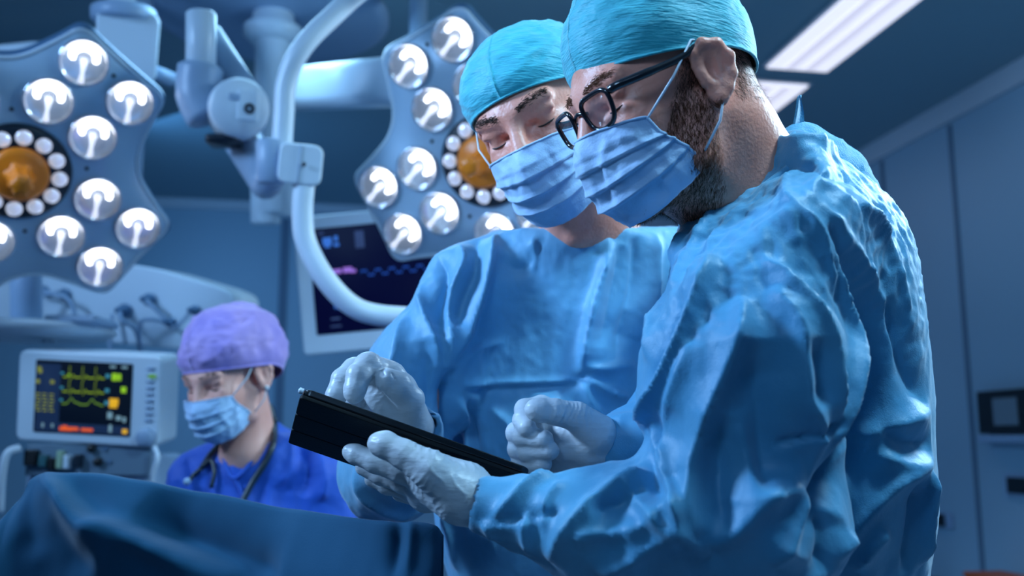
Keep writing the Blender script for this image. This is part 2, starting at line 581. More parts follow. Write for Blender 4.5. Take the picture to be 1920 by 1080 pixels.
d0 = 2.35
t = thing('spring_arm', P(430, 200, d0), 'white jointed spring arm with round pivot block left of the curved tube', 'equipment arm')
m = MB(); cyl(m, P(377, 130, d0), P(377, 22, d0), .036); m.mk('upper_post', M_PLAST, t)
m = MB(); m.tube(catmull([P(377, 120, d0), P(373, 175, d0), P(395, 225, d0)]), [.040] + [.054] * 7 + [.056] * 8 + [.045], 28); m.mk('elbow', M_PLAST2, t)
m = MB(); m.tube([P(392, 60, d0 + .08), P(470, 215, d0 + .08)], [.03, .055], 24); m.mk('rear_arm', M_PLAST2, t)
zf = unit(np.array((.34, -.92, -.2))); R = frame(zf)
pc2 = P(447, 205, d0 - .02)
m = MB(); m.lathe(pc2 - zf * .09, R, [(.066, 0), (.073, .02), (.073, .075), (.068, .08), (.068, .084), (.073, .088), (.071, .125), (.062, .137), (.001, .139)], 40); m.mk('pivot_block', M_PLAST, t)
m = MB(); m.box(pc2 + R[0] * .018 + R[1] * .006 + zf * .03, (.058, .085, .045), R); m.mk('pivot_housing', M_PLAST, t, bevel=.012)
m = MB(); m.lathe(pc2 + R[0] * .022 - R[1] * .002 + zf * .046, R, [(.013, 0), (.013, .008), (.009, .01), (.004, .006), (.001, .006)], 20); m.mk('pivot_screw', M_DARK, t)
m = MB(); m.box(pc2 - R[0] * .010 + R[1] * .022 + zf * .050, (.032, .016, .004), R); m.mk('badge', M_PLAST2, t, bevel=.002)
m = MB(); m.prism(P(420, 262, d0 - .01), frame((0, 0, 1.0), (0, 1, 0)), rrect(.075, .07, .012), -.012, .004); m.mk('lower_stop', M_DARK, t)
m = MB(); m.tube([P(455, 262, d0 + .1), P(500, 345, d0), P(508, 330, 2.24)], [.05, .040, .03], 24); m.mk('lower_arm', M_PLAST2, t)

# curved tube arm carrying the wall-side monitor
d1 = 2.2
t = thing('curved_tube_arm', P(540, 300, d1), 'curved white tube arm with square joint sweeping down in front of the dark monitor', 'equipment arm')
pt('upper_tube', M_PLAST, t, [on_z(790, -150, HC), P(720, -60, d1 + .1), P(640, 15, d1 + .05), P(570, 85, d1), P(538, 150, d1), P(532, 220, d1), P(528, 290, d1)], .0235)
m = MB(); R = frame(unit(CAMPOS - P(550, 305, d1)), roll=math.radians(-3))
m.prism(P(563, 308, d1), R, rrect(.098, .092, .02), -.035, .035); m.mk('joint_housing', M_PLAST, t, bevel=.006)
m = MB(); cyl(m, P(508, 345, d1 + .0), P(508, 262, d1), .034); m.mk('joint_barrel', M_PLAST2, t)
m = MB(); m.lathe(P(570, 308, d1 - .038), R, [(.005, 0), (.005, .003), (.001, .003)], 12); m.mk('screw', M_DARK, t)
MB().box(P(561, 308, d1 - .036), (.0025, .088, .002), R).mk('seam', M_PLAST2, t)
pt('lower_tube', M_PLAST, t, [P(570, 345, d1), P(567, 400, d1), P(574, 455, d1), P(608, 520, d1), P(655, 570, d1 + .02), P(705, 590, d1 + .04), P(790, 596, d1 + .06), P(860, 596, d1 + .1)], .0245)

# ------------------------------------------------------------------ wall monitor with waveforms
def emis(name, c, s):
    return mat(name, tuple(x * .1 for x in c), .6, emit=c, estr=s, spec=.08)


def plane_patch(m_, c, R, x, y, w, h, z=.002, th=.0012):
    m_.box(c + R[0] * x + R[1] * y + R[2] * z, (w, h, th), R)


def wave(m_, c, R, x0, x1, y, amp, n, wd, peaks, z=.002, seed=1, kind=0):
    rnd = random.Random(seed)
    up = []; lo = []
    for i in range(n + 1):
        s_ = i / n; x = x0 + (x1 - x0) * s_
        ph = (s_ * peaks) % 1
        if kind == 0:
            v = math.exp(-((ph - .5) / .05) ** 2) - .25 * math.exp(-((ph - .6) / .04) ** 2) + .22 * math.exp(-((ph - .78) / .07) ** 2)
        elif kind == 1:
            v = math.exp(-((ph - .45) / .14) ** 2) + .3 * math.exp(-((ph - .72) / .1) ** 2)
        else:
            v = math.sin(ph * 2 * math.pi) * .6 + .25 * math.sin(ph * 6 * math.pi)
        q = c + R[0] * x + R[1] * (y + amp * v) + R[2] * z
        up.append(q + R[1] * wd / 2); lo.append(q - R[1] * wd / 2)
    V = lo + up + [p + R[2] * .001 for p in lo] + [p + R[2] * .001 for p in up]
    k = n + 1
    F = []
    for i in range(n):
        F += [[i, i + 1, k + i + 1, k + i][::-1], [2 * k + i, 2 * k + i + 1, 3 * k + i + 1, 3 * k + i], [i, 2 * k + i, 2 * k + i + 1, i + 1][::-1], [k + i, k + i + 1, 3 * k + i + 1, 3 * k + i][::-1]]
    m_.add(V, F)


dm = 2.75
TL, TR_, BL = P(548, 408, dm), P(930, 372, dm), P(570, 662, dm - .02)
mx = unit(TR_ - TL); myr = TL - BL; myr = unit(myr - mx * myr.dot(mx)); mzr = np.cross(mx, myr)
R = np.array([mx, myr, mzr])
mw, mh = .60, np.linalg.norm(TL - BL) * 1.02
mc = TL + mx * mw / 2 - myr * mh / 2
t = thing('wall_monitor', mc, 'large white-framed dark monitor with blue waveforms behind the left doctor\'s shoulder', 'monitor')
m = MB(); m.prism(mc, R, rrect(mw, mh, .015), -.05, 0); m.mk('housing', M_PLAST, t, bevel=.006)
sw, sh = mw - .085, mh - .092
m = MB(); m.prism(mc + R[1] * .008, R, rrect(sw, sh, .004), -.004, .001); m.mk('screen', emis('screen_navy', (.002, .004, .05), .55), t)
S0 = mc + R[1] * .008
def sx(f): return (f - .5) * sw
def sy(f): return (.5 - f) * sh
m = MB(); wave(m, S0, R, sx(.27), sx(.97), sy(.46), .014, 240, .004, 9, kind=2); m.mk('blue_waveform', emis('wv_blue', (.02, .10, .55), .9), t)
m = MB(); wave(m, S0, R, sx(.27), sx(.97), sy(.84), .012, 200, .003, 9, kind=1); m.mk('lower_waveform', emis('wv_blue2', (.02, .08, .4), .6), t)
for (x, y, w, h) in ((.12, .42, .09, .04), (.20, .415, .05, .05), (.23, .43, .03, .03), (.26, .86, .10, .03)):
    m = MB(); plane_patch(m, S0, R, sx(x), sy(y), w * sw, h * sh); m.mk('violet_readout', emis('violet', (.42, .22, .95), .75), t)
for (x, y, w, h) in ((.10, .13, .05, .07), (.10, .17, .03, .04), (.15, .11, .02, .05), (.15, .17, .03, .03), (.15, .73, .04, .10), (.19, .75, .03, .06), (.12, .74, .02, .05)):
    m = MB(); plane_patch(m, S0, R, sx(x), sy(y), w * sw, h * sh); m.mk('blue_readout', emis('bdig', (.06, .25, .95), .7), t)
for (x, y, w, h) in ((.07, .05, .03, .02), (.11, .86, .05, .02), (.11, .93, .06, .015), (.28, .14, .05, .16)):
    m = MB(); plane_patch(m, S0, R, sx(x), sy(y), w * sw, h * sh); m.mk('dim_readout', emis('dimlab', (.05, .10, .28), .6), t)
# rear arm of that monitor
MB().tube([mc - R[2] * .05, mc - R[2] * .3, mc - R[2] * .3 + RZ * (HC - mc[2])], .03, 14).mk('mount', M_PLAST2, t)

# ------------------------------------------------------------------ patient monitor and machine at left
dp = 2.45
TL, TR_, BL = P(38, 655, dp), P(306, 668, dp - .02), P(26, 826, dp)
mx = unit(TR_ - TL); my_ = TL - BL; my_ = unit(my_ - mx * my_.dot(mx)); R = np.array([mx, my_, np.cross(mx, my_)])
mw, mh = np.linalg.norm(TR_ - TL), np.linalg.norm(TL - BL)
mc = (TR_ + BL) / 2
t = thing('patient_monitor', mc, 'pale patient monitor with green and orange readouts at the left', 'monitor')
m = MB(); m.prism(mc, R, rrect(mw, mh, .02), -.12, 0); m.mk('housing', M_PLAST, t, bevel=.008)
sw, sh = mw * .675, mh * .79
S0 = mc - R[0] * mw * .035 + R[1] * mh * .005
m = MB(); m.prism(S0, R, rrect(sw, sh, .003), -.004, .002); m.mk('screen', emis('screen_black', (.003, .010, .03), .5), t)
S0 = S0 + R[2] * .001
m = MB(); plane_patch(m, S0, R, sx(.14), sy(.5), .24 * sw, .9 * sh, .0014, .001); plane_patch(m, S0, R, sx(.5), sy(.92), .97 * sw, .12 * sh, .0014, .001); m.mk('screen_panels', emis('panelblue', (.012, .035, .11), .7), t)
for k, (y, col_, kd, pk) in enumerate(((.17, (.35, .55, .03), 0, 3.2), (.37, (.35, .55, .03), 0, 3.2), (.54, (.20, .42, .05), 1, 2))):
    m = MB(); wave(m, S0, R, sx(.29), sx(.72), sy(y + .05), .028 if kd == 0 else .014, 160, .0036, pk, z=.003, kind=kd); m.mk('waveform', emis('wv_green%d' % kd, col_, .6), t)
    m = MB(); plane_patch(m, S0, R, sx(.28), sy(y), .03 * sw, .03 * sh, .003); plane_patch(m, S0, R, sx(.75), sy(y + .01), .04 * sw, .05 * sh, .003); m.mk('lead_label', emis('leadlab', (.05, .30, .45), .8), t)
for (x, y, w, h) in ((.82, .19, .05, .10), (.87, .19, .035, .09), (.92, .36, .05, .08), (.35, .19, .02, .03)):
    m = MB(); plane_patch(m, S0, R, sx(x), sy(y), w * sw, h * sh, .003); m.mk('green_readout', emis('gdig', (.35, .75, .03), .8), t)
for (x, y, w, h) in ((.82, .55, .08, .13), (.95, .93, .05, .06), (.84, .53, .06, .09)):
    m = MB(); plane_patch(m, S0, R, sx(x), sy(y), w * sw, h * sh, .003); m.mk('yellow_readout', emis('ydig', (.95, .55, .03), .8), t)
for (x, y, w, h) in ((.34, .935, .13, .05), (.43, .93, .08, .045), (.56, .935, .12, .04), (.33, .90, .05, .02)):
    m = MB(); plane_patch(m, S0, R, sx(x), sy(y), w * sw, h * sh, .003); m.mk('orange_readout', emis('odig', (1, .14, .03), .8), t)
m = MB()
rnd = random.Random(4)
for i in range(6):
    for x in (.04, .11, .18):
        m = MB(); plane_patch(m, S0, R, sx(x + rnd.uniform(-.01, .01)), sy(.47 + .046 * i), .045 * sw, .018 * sh, .003); m.mk('readout', emis('olive', (.35, .42, .08), .55), t)
for (x, y) in ((.04, .12), (.03, .30), (.18, .30), (.05, .16)):
    m = MB(); plane_patch(m, S0, R, sx(x), sy(y), .04 * sw, .05 * sh, .003); m.mk('readout', emis('olive', (.35, .42, .08), .55), t)
for (x, y, w, h) in ((.79, .72, .05, .09), (.88, .75, .05, .06), (.94, .77, .03, .07), (.80, .05, .06, .03), (.92, .05, .06, .03), (.80, .90, .03, .1), (.1, .90, .02, .06), (.2, .90, .02, .05)):
    m = MB(); plane_patch(m, S0, R, sx(x), sy(y), w * sw, h * sh, .003); m.mk('pale_readout', emis('pdig', (.20, .38, .50), .8), t)
m = MB()
for i in range(9):
    plane_patch(m, mc, R, mw * .43, mh * (.36 - .07 * i), .018, .007, .002, .004)
m.mk('key_column', M_PLAST2, t)
m = MB(); plane_patch(m, mc, R, mw * .44, mh * .28, .018, .008, .003, .004); m.mk('green_key', emis('gkey', (.2, .6, .05), .5), t)
m = MB(); m.lathe(mc + R[0] * mw * .42 - R[1] * mh * .38, R, [(.022, 0), (.022, .018), (.018, .022), (.001, .022)], 24); m.mk('dial', M_PLAST2, t)

# machine body under the monitor
c = P(165, 862, dp - .01)
t = thing('anaesthesia_machine', c * (1, 1, 0), 'grey machine body with dials and tube fittings under the patient monitor', 'machine')
hh = P(165, 828, dp)[2]
m = MB(); m.box(c * (1, 1, 0) + RZ * (hh - .03) / 2 + np.array((0, .12, 0)), (.335, .20, hh - .03)); m.mk('cabinet', M_PLAST2, t, bevel=.015)
fy = c[1] + .008
m = MB(); q = P(160, 862, dp - .02); m.box((q[0], fy, q[2]), (.315, .01, .08)); m.mk('front_panel', mat('panel_slate', (.14, .22, .30), .4), t, bevel=.003)
kb = None
for (u, v, r) in ((168, 841, .010), (182, 866, .011)):
    q = P(u, v, dp - .02); m = MB(); m.lathe((q[0], fy - .004, q[2]), frame((0, -1.0, 0)), [(r, 0), (r, .014), (r * .7, .018), (.001, .018)], 20); m.mk('dial', M_BLACK, t)
for (u, v) in ((193, 842), (202, 866)):
    q = P(u, v, dp - .02); m = MB(); m.lathe((q[0], fy - .004, q[2]), frame((0, -1.0, 0)), [(.005, 0), (.005, .006), (.001, .006)], 14); m.mk('indicator', M_RIM, t)
for (u, v, w, h, mm) in ((54, 858, .03, .04, M_BLACK), (94, 870, .016, .03, M_BLACK), (109, 862, .014, .045, mat('bottle_green', (.35, .5, .35), .3)), (122, 866, .012, .035, M_PLAST), (78, 864, .02, .03, mat('teal_unit', (.03, .12, .14), .4)), (143, 864, .016, .032, M_DARK)):
    q = P(u, v, dp - .03); m = MB(); m.box((q[0], fy - .012, q[2]), (w, .03, h)); m.mk('fitting', mm, t, bevel=.003)
m = MB(); m.tube(catmull([P(38, 840, dp - .03), P(14, 850, dp - .05), P(4, 890, dp - .05), P(0, 960, dp - .03)]), .010, 12); m.mk('corrugated_hose', M_PLAST, t)
m = MB(); m.tube(catmull([P(290, 838, dp - .03), P(296, 860, dp - .05), P(286, 895, dp - .05), P(288, 960, dp - .03)]), .006, 12); m.mk('side_hose', M_PLAST, t)

# ------------------------------------------------------------------ ceiling supply unit (pendant head) with sockets, cables, platform
ds = 2.95
fn = unit(np.array((-.10, -1, -.10)))
c = P(240, 570, ds)
R = frame(fn, roll=math.radians(-11))
t = thing('supply_pendant', c, 'white medical supply pendant with sockets and cables behind the left surgical lamp', 'supply unit')
ol = []
for (u, v) in ((-120, 470), (60, 478), (270, 496), (360, 522), (425, 542), (440, 560), (436, 600), (424, 640), (400, 662), (300, 652), (180, 640), (-120, 630)):
    r = RAY(u, v); tt = (c - CAMPOS).dot(fn) / r.dot(fn); q = CAMPOS + r * tt - c
    ol.append((q.dot(R[0]), q.dot(R[1])))
m = MB(); m.prism(c, R, chaikin(ol[::-1], 2), -.22, 0); m.mk('head_box', M_PLAST, t, bevel=.008)


def on_sup(u, v, o=0.0):
    r = RAY(u, v); tt = (c - CAMPOS).dot(fn) / r.dot(fn); return CAMPOS + r * tt + fn * o


for i, (u, v, rr) in enumerate(((282, 562, .020), (236, 583, .022), (368, 582, .016), (322, 605, .016), (84, 545, .016), (124, 552, .018))):
    q = on_sup(u, v, .002)
    m = MB(); m.lathe(q, frame(fn), [(rr, 0), (rr, .01), (rr * .8, .02), (rr * .5, .022), (rr * .45, .05), (.001, .055)], 20); m.mk('socket_plug', M_RIM, t)
for pts, r in (([(236, 583, .04), (250, 600, .07), (275, 625, .06), (282, 700, .04)], .007), ([(322, 605, .03), (300, 600, .06), (280, 612, .06), (272, 690, .03)], .006), ([(282, 562, .04), (300, 575, .05), (320, 600, .03)], .006),
               ([(368, 582, .03), (352, 610, .06), (330, 615, .03)], .005), ([(124, 552, .05), (100, 560, .08), (92, 590, .07)], .006), ([(84, 545, .05), (120, 552, .06), (150, 565, .06), (160, 600, .05)], .006), ([(220, 590, .03), (222, 640, .05), (226, 720, .04)], .006)):
    m = MB(); m.tube(catmull([on_sup(*p) for p in pts]), r, 10); m.mk('cable', M_PLAST2, t)
q = on_sup(195, 540, -.12); m = MB(); m.tube([q, q + RZ * (HC - q[2])], .035, 14); m.mk('bracket', M_PLAST2, t)
# column carrying it and the shelf below
t = thing('pendant_shelf', P(80, 625, 2.6), 'round pale shelf on a grey cylindrical stem under the left surgical lamp', 'shelf')
m = MB(); cyl(m, P(50, 604, 2.6), P(48, 485, 2.6), .040); m.mk('stem', M_PLAST2, t)
m = MB(); cyl(m, P(48, 512, 2.6), P(48, 488, 2.6), .043); m.mk('stem_cap', M_PLAST, t)
m = MB(); m.lathe(P(60, 625, 2.6), np.array([(1, 0, 0), (0, 1, 0), (0, 0, 1.0)]), [(.10, -.022), (.19, -.012), (.215, .004), (.21, .014), (.10, .03), (.05, .034)], 48); m.mk('shelf_plate', M_PLAST, t)
m = MB(); m.box(P(155, 604, 2.55), (.13, .16, .02)); m.mk('tray', M_PLAST2, t, bevel=.006)
for u in (84, 100):
    m = MB(); cyl(m, P(u, 646, 2.55), P(u, 630, 2.55), .008); m.mk('bolt', M_PLAST, t)
# ------------------------------------------------------------------ implicit modelling: smooth union of tapered limbs and ellipsoids, meshed with surface nets
def sd_cone(p, a, b, ra, rb):
    a = np.asarray(a, np.float32); b = np.asarray(b, np.float32)
    ba = b - a; L = float(ba.dot(ba)) + 1e-9
    h = np.clip((p - a) @ ba / L, 0, 1)
    d = p - a - h[:, None] * ba
    return np.sqrt((d * d).sum(1)) - (ra + (rb - ra) * h)


def sd_ell(p, c, R, r):
    q = (p - np.asarray(c, np.float32)) @ np.asarray(R, np.float32).T
    r = np.asarray(r, np.float32)
    k0 = np.sqrt(((q / r) ** 2).sum(1)); k1 = np.sqrt(((q / (r * r)) ** 2).sum(1)) + 1e-6
    return k0 * (k0 - 1) / k1


I3 = np.eye(3)


class SDF:
    """ops: ('c', a, b, ra, rb, k) ('e', c, r, R, k) with sign + add, - carve; ('p', c, n) keeps the side n points away from"""
    def __init__(s): s.ops = []

    def cone(s, a, b, ra, rb, k=.02, sub=False): s.ops.append(('c', a, b, ra, rb, k, sub)); return s

    def chain(s, pts, rs, k=.02):
        for i in range(len(pts) - 1): s.cone(pts[i], pts[i + 1], rs[i], rs[i + 1], k if i == 0 else min(k, .012))
        return s

    def ell(s, c, r, R=I3, k=.02, sub=False): s.ops.append(('e', c, r, R, k, sub)); return s

    def cut(s, c, n, k=.004): s.ops.append(('p', np.asarray(c, np.float32), np.asarray(unit(n), np.float32), k)); return s

    def __call__(s, p):
        p = p.astype(np.float32); d = None
        for o in s.ops:
            if o[0] == 'p':
                e = (p - o[1]) @ o[2]; k = o[3]
                h = np.maximum(k - np.abs(d - e), 0) / k; d = np.maximum(d, e) + h * h * k / 4
                continue
            e = sd_cone(p, *o[1:5]) if o[0] == 'c' else sd_ell(p, o[1], o[3], o[2])
            k, sub = o[-2], o[-1]
            if d is None: d = e; continue
            if sub:
                e = -e; h = np.maximum(k - np.abs(d - e), 0) / k; d = np.maximum(d, e) + h * h * k / 4
            else:
                h = np.maximum(k - np.abs(d - e), 0) / k; d = np.minimum(d, e) - h * h * k / 4
        return d


def iso(fn, lo, hi, h, C=4):
    lo = np.asarray(lo, float); hi = np.asarray(hi, float)
    m = np.ceil((hi - lo) / (h * C)).astype(int)
    ax = [lo[i] + h * C * np.arange(m[i] + 1) for i in range(3)]
    G = np.stack(np.meshgrid(*ax, indexing='ij'), -1).reshape(-1, 3)
    D = fn(G).reshape(m + 1)
    mn = np.full(m, 1e9, np.float32)
    for i in (0, 1):
        for j in (0, 1):
            for k in (0, 1): mn = np.minimum(mn, np.abs(D[i:i + m[0], j:j + m[1], k:k + m[2]]))
    act = mn < h * C * 1.9
    n = m * C
    A = act.repeat(C, 0).repeat(C, 1).repeat(C, 2)
    M = np.zeros(n + 1, bool)
    for i in (0, 1):
        for j in (0, 1):
            for k in (0, 1): M[i:i + n[0], j:j + n[1], k:k + n[2]] |= A
    F = np.zeros(n + 1, np.float32)
    F[:] = 1
    near = D.repeat(C, 0).repeat(C, 1).repeat(C, 2)[:n[0] + 1, :n[1] + 1, :n[2] + 1]
    F = np.where(near < 0, -1, 1).astype(np.float32)
    ii = np.argwhere(M)
    out = np.empty(len(ii), np.float32)
    for s0 in range(0, len(ii), 1500000):
        q = ii[s0:s0 + 1500000]; out[s0:s0 + 1500000] = fn(lo + q * h)
    F[M] = out
    Sg = F < 0
    cnt = np.zeros(n, np.int8)
    for i in (0, 1):
        for j in (0, 1):
            for k in (0, 1): cnt += Sg[i:i + n[0], j:j + n[1], k:k + n[2]]
    mix = (cnt > 0) & (cnt < 8)
    ci = np.argwhere(mix)
    idx = np.full(n, -1, np.int32); idx[mix] = np.arange(len(ci))
    acc = np.zeros((len(ci), 3)); num = np.zeros(len(ci))
    cr = [(i, j, k) for i in (0, 1) for j in (0, 1) for k in (0, 1)]
    for a in cr:
        for d in range(3):
            if a[d] == 0:
                b = list(a); b[d] = 1
                fa = F[ci[:, 0] + a[0], ci[:, 1] + a[1], ci[:, 2] + a[2]]; fb = F[ci[:, 0] + b[0], ci[:, 1] + b[1], ci[:, 2] + b[2]]
                x = (fa < 0) != (fb < 0)
                t = np.where(x, fa / np.where(x, fa - fb, 1), 0)
                q = np.tile(np.array(a, float), (len(ci), 1)); q[:, d] += t
                acc += q * x[:, None]; num += x
    V = lo + h * (ci + acc / num[:, None])
    Q = []
    for d in range(3):
        e1, e2 = (d + 1) % 3, (d + 2) % 3
        s0 = [slice(None)] * 3; s1 = [slice(None)] * 3
        s0[d] = slice(0, n[d]); s1[d] = slice(1, n[d] + 1)
        for e in (e1, e2): s0[e] = slice(1, n[e]); s1[e] = slice(1, n[e])
        a = Sg[tuple(s0)]; b = Sg[tuple(s1)]
        w = np.argwhere(a != b)
        sg = a[tuple(w.T)]
        w = w.copy(); w[:, e1] += 1; w[:, e2] += 1
        def cell(o1, o2):
            q = w.copy(); q[:, e1] -= o1; q[:, e2] -= o2
            return idx[q[:, 0], q[:, 1], q[:, 2]]
        f = np.stack([cell(1, 1), cell(0, 1), cell(0, 0), cell(1, 0)], 1)
        f[~sg] = f[~sg][:, ::-1]
        Q.append(f)
    Q = np.concatenate(Q); Q = Q[(Q >= 0).all(1)]
    return V, Q


def normals(V, F):
    n = np.cross(V[F[:, 2]] - V[F[:, 0]], V[F[:, 3]] - V[F[:, 1]])
    N = np.zeros_like(V)
    for k in range(4):
        for a in range(3): N[:, a] += np.bincount(F[:, k], n[:, a], len(V))
    return N / (np.linalg.norm(N, axis=1)[:, None] + 1e-12)


def smooth_mesh(V, F, it=2, lam=.5):
    e = np.concatenate([F[:, [0, 1]], F[:, [1, 2]], F[:, [2, 3]], F[:, [3, 0]]])
    cnt = np.bincount(e[:, 0], minlength=len(V)) + np.bincount(e[:, 1], minlength=len(V))
    for _ in range(it):
        A = np.stack([np.bincount(e[:, 0], V[e[:, 1], a], len(V)) + np.bincount(e[:, 1], V[e[:, 0], a], len(V)) for a in range(3)], 1)
        V = V * (1 - lam) + lam * A / cnt[:, None]
    return V


def perlin(p, seed=0):
    rs = np.random.RandomState(seed); perm = rs.permutation(256); perm = np.concatenate([perm, perm, perm])
    g = rs.normal(size=(256, 3)); g /= np.linalg.norm(g, axis=1)[:, None]
    i = np.floor(p).astype(int); f = p - i; i &= 255
    u = f * f * f * (f * (f * 6 - 15) + 10)
    r = 0
    for a in (0, 1):
        wa = u[:, 0] if a else 1 - u[:, 0]
        for b in (0, 1):
            wb = u[:, 1] if b else 1 - u[:, 1]
            for c in (0, 1):
                wc = u[:, 2] if c else 1 - u[:, 2]
                h = perm[perm[perm[(i[:, 0] + a) & 255] + ((i[:, 1] + b) & 255)] + ((i[:, 2] + c) & 255)]
                r = r + wa * wb * wc * (g[h] * (f - np.array((a, b, c)))).sum(1)
    return r


def crumple(p, s, seed):
    """sharp-crested crumple field, about -.5 .. .5"""
    w = np.stack([perlin(p * s * .5, seed + 7), perlin(p * s * .5, seed + 8), perlin(p * s * .5, seed + 9)], 1) * .9
    a = perlin(p * s + w, seed)
    b = perlin(p * s * 2.1 + w * 1.5 + 11, seed + 1)
    return (.5 - np.abs(a) * 2.2) * .65 + (.5 - np.abs(b) * 2.2) * .3


def to_px(V):
    d = (V - CAMPOS); z = d @ CF
    return 960 + FPX * (d @ CR) / z, 540 - FPX * (d @ CU) / z


def apply_folds(V, F, N, folds):
    """folds: list of (polyline [(u,v)...], width, amp, skew); the polyline is laid on the surface seen under those points, then cloth is raised or
    pressed in along it (amp<0 = valley)"""
    bvh = BVHTree.FromPolygons([tuple(v) for v in V], F.tolist())
    o = Vector(CAMPOS)
    D = np.zeros(len(V))
    for (pl, w, amp, skew) in folds:
        pts = []
        for q in catmull([np.array((x, y, 0.0)) for x, y in pl], 5):
            hit = bvh.ray_cast(o, Vector(RAY(q[0], q[1])))
            if hit[0] is not None: pts.append((np.array(hit[0]), np.array(hit[1])))
        if len(pts) < 2: continue
        X = np.array([a for a, b in pts]); NN = np.array([b for a, b in pts])
        lo, hi = X.min(0) - 4 * w, X.max(0) + 4 * w
        sel = np.nonzero(((V > lo) & (V < hi)).all(1))[0]
        if not len(sel): continue
        p = V[sel]; best = np.full(len(sel), 1e9); sg = np.zeros(len(sel)); tt = np.zeros(len(sel)); nb = np.zeros((len(sel), 3))
        m = len(X) - 1
        for i in range(m):
            a, b = X[i], X[i + 1]; ba = b - a; L = ba.dot(ba) + 1e-12
            if L > .004: continue
            h = np.clip((p - a) @ ba / L, 0, 1); r = p - a - h[:, None] * ba
            d = np.linalg.norm(r, axis=1); c = d < best
            best[c] = d[c]; sg[c] = (r @ np.cross(ba, NN[i]))[c]; tt[c] = ((i + h) / m)[c]; nb[c] = NN[i]
        wl = np.where(sg > 0, w * (1 + skew), w * (1 - skew))
        prof = 1.4 * np.exp(-(best / wl) ** 1.15) * np.clip(np.minimum(tt, 1 - tt) * 5, 0, 1) ** .7
        prof *= ((N[sel] * nb).sum(1) > -.1)
        D[sel] += amp * prof
    return D


M_SKIN = mat('skin', (.90, .37, .27), .42, noise=(30, (.80, .29, .20), (1, 1, 1)), bump=[(260, .18, (1, 1, 1), 3)], sss=.12)
M_SKINF = mat('skin_fair', (.85, .42, .34), .45, noise=(20, (.78, .36, .28), (1, 1, 1)), sss=.12)
M_GOWN = mat('gown_cloth', (.085, .325, .52), .48, noise=(9, (.060, .285, .50), (1, 1, 1)), spec=.45, sheen=.25, bump=[(60, .32, (1, 1, .6), 5), (900, .12, (1, 1, 1), 1)])
M_GOWNB = mat('gown_cloth_pale', (.13, .37, .58), .5, noise=(9, (.11, .34, .55), (1, 1, 1)), spec=.45, sheen=.25, bump=[(48, .28, (1, 1, .6), 5), (900, .12, (1, 1, 1), 1)])
M_CAP = mat('cap_cloth', (.022, .40, .50), .55, noise=(40, (.03, .46, .55), (1, 1, 3)), bump=[(150, .45, (.5, .5, 3), 3), (60, .25, (1, 1, 2), 3)], sheen=.3)
M_TIE = mat('tie_cloth', (.03, .22, .40), .7, noise=(300, (.04, .27, .46), (1, 1, 1)), bump=(400, .3, (1, 1, 1), 2), sheen=.2)
M_MASK = mat('mask_cloth', (.42, .62, .86), .6, noise=(30, (.38, .57, .82), (1, 1, 1)), bump=[(500, .12, (1, 1, 1), 2), (55, .2, (1, 1, 1), 3)], sheen=.2, sss=.0)
M_LOOP = mat('ear_loop', (.70, .78, .88), .6)
M_GLOVE = mat('glove_latex', (.60, .64, .68), .36, noise=(30, (.52, .57, .62), (1, 1, 1)), spec=.45, bump=[(55, .28, (1.0, .6, 3.0), 4)])
M_HAIR = mat('beard_hair', (.10, .032, .013), .8, spec=.15)
M_HAIRD = mat('dark_hair', (.03, .018, .013), .8, spec=.15)
M_LASH = mat('lash', (.02, .012, .01), .6)
M_PURPLE = mat('purple_cap', (.30, .22, .62), .7, noise=(14, (.44, .30, .64), (1, 1, 1)), sheen=.3, bump=(40, .3, (1, 1, 1), 3))
M_SCRUB = mat('royal_scrub', (.006, .085, .50), .65, sheen=.2, bump=(30, .4, (1, 1, .5), 3))
M_NAVY = mat('navy_collar', (.006, .035, .20), .7)
M_STETH = mat('steth_tube', (.01, .025, .04), .35)
M_DRAPE = mat('drape_cloth', (.005, .075, .155), .8, sheen=.15, spec=.25, bump=[(14, .25, (1, 1, 1), 3), (700, .1, (1, 1, 1), 1)])


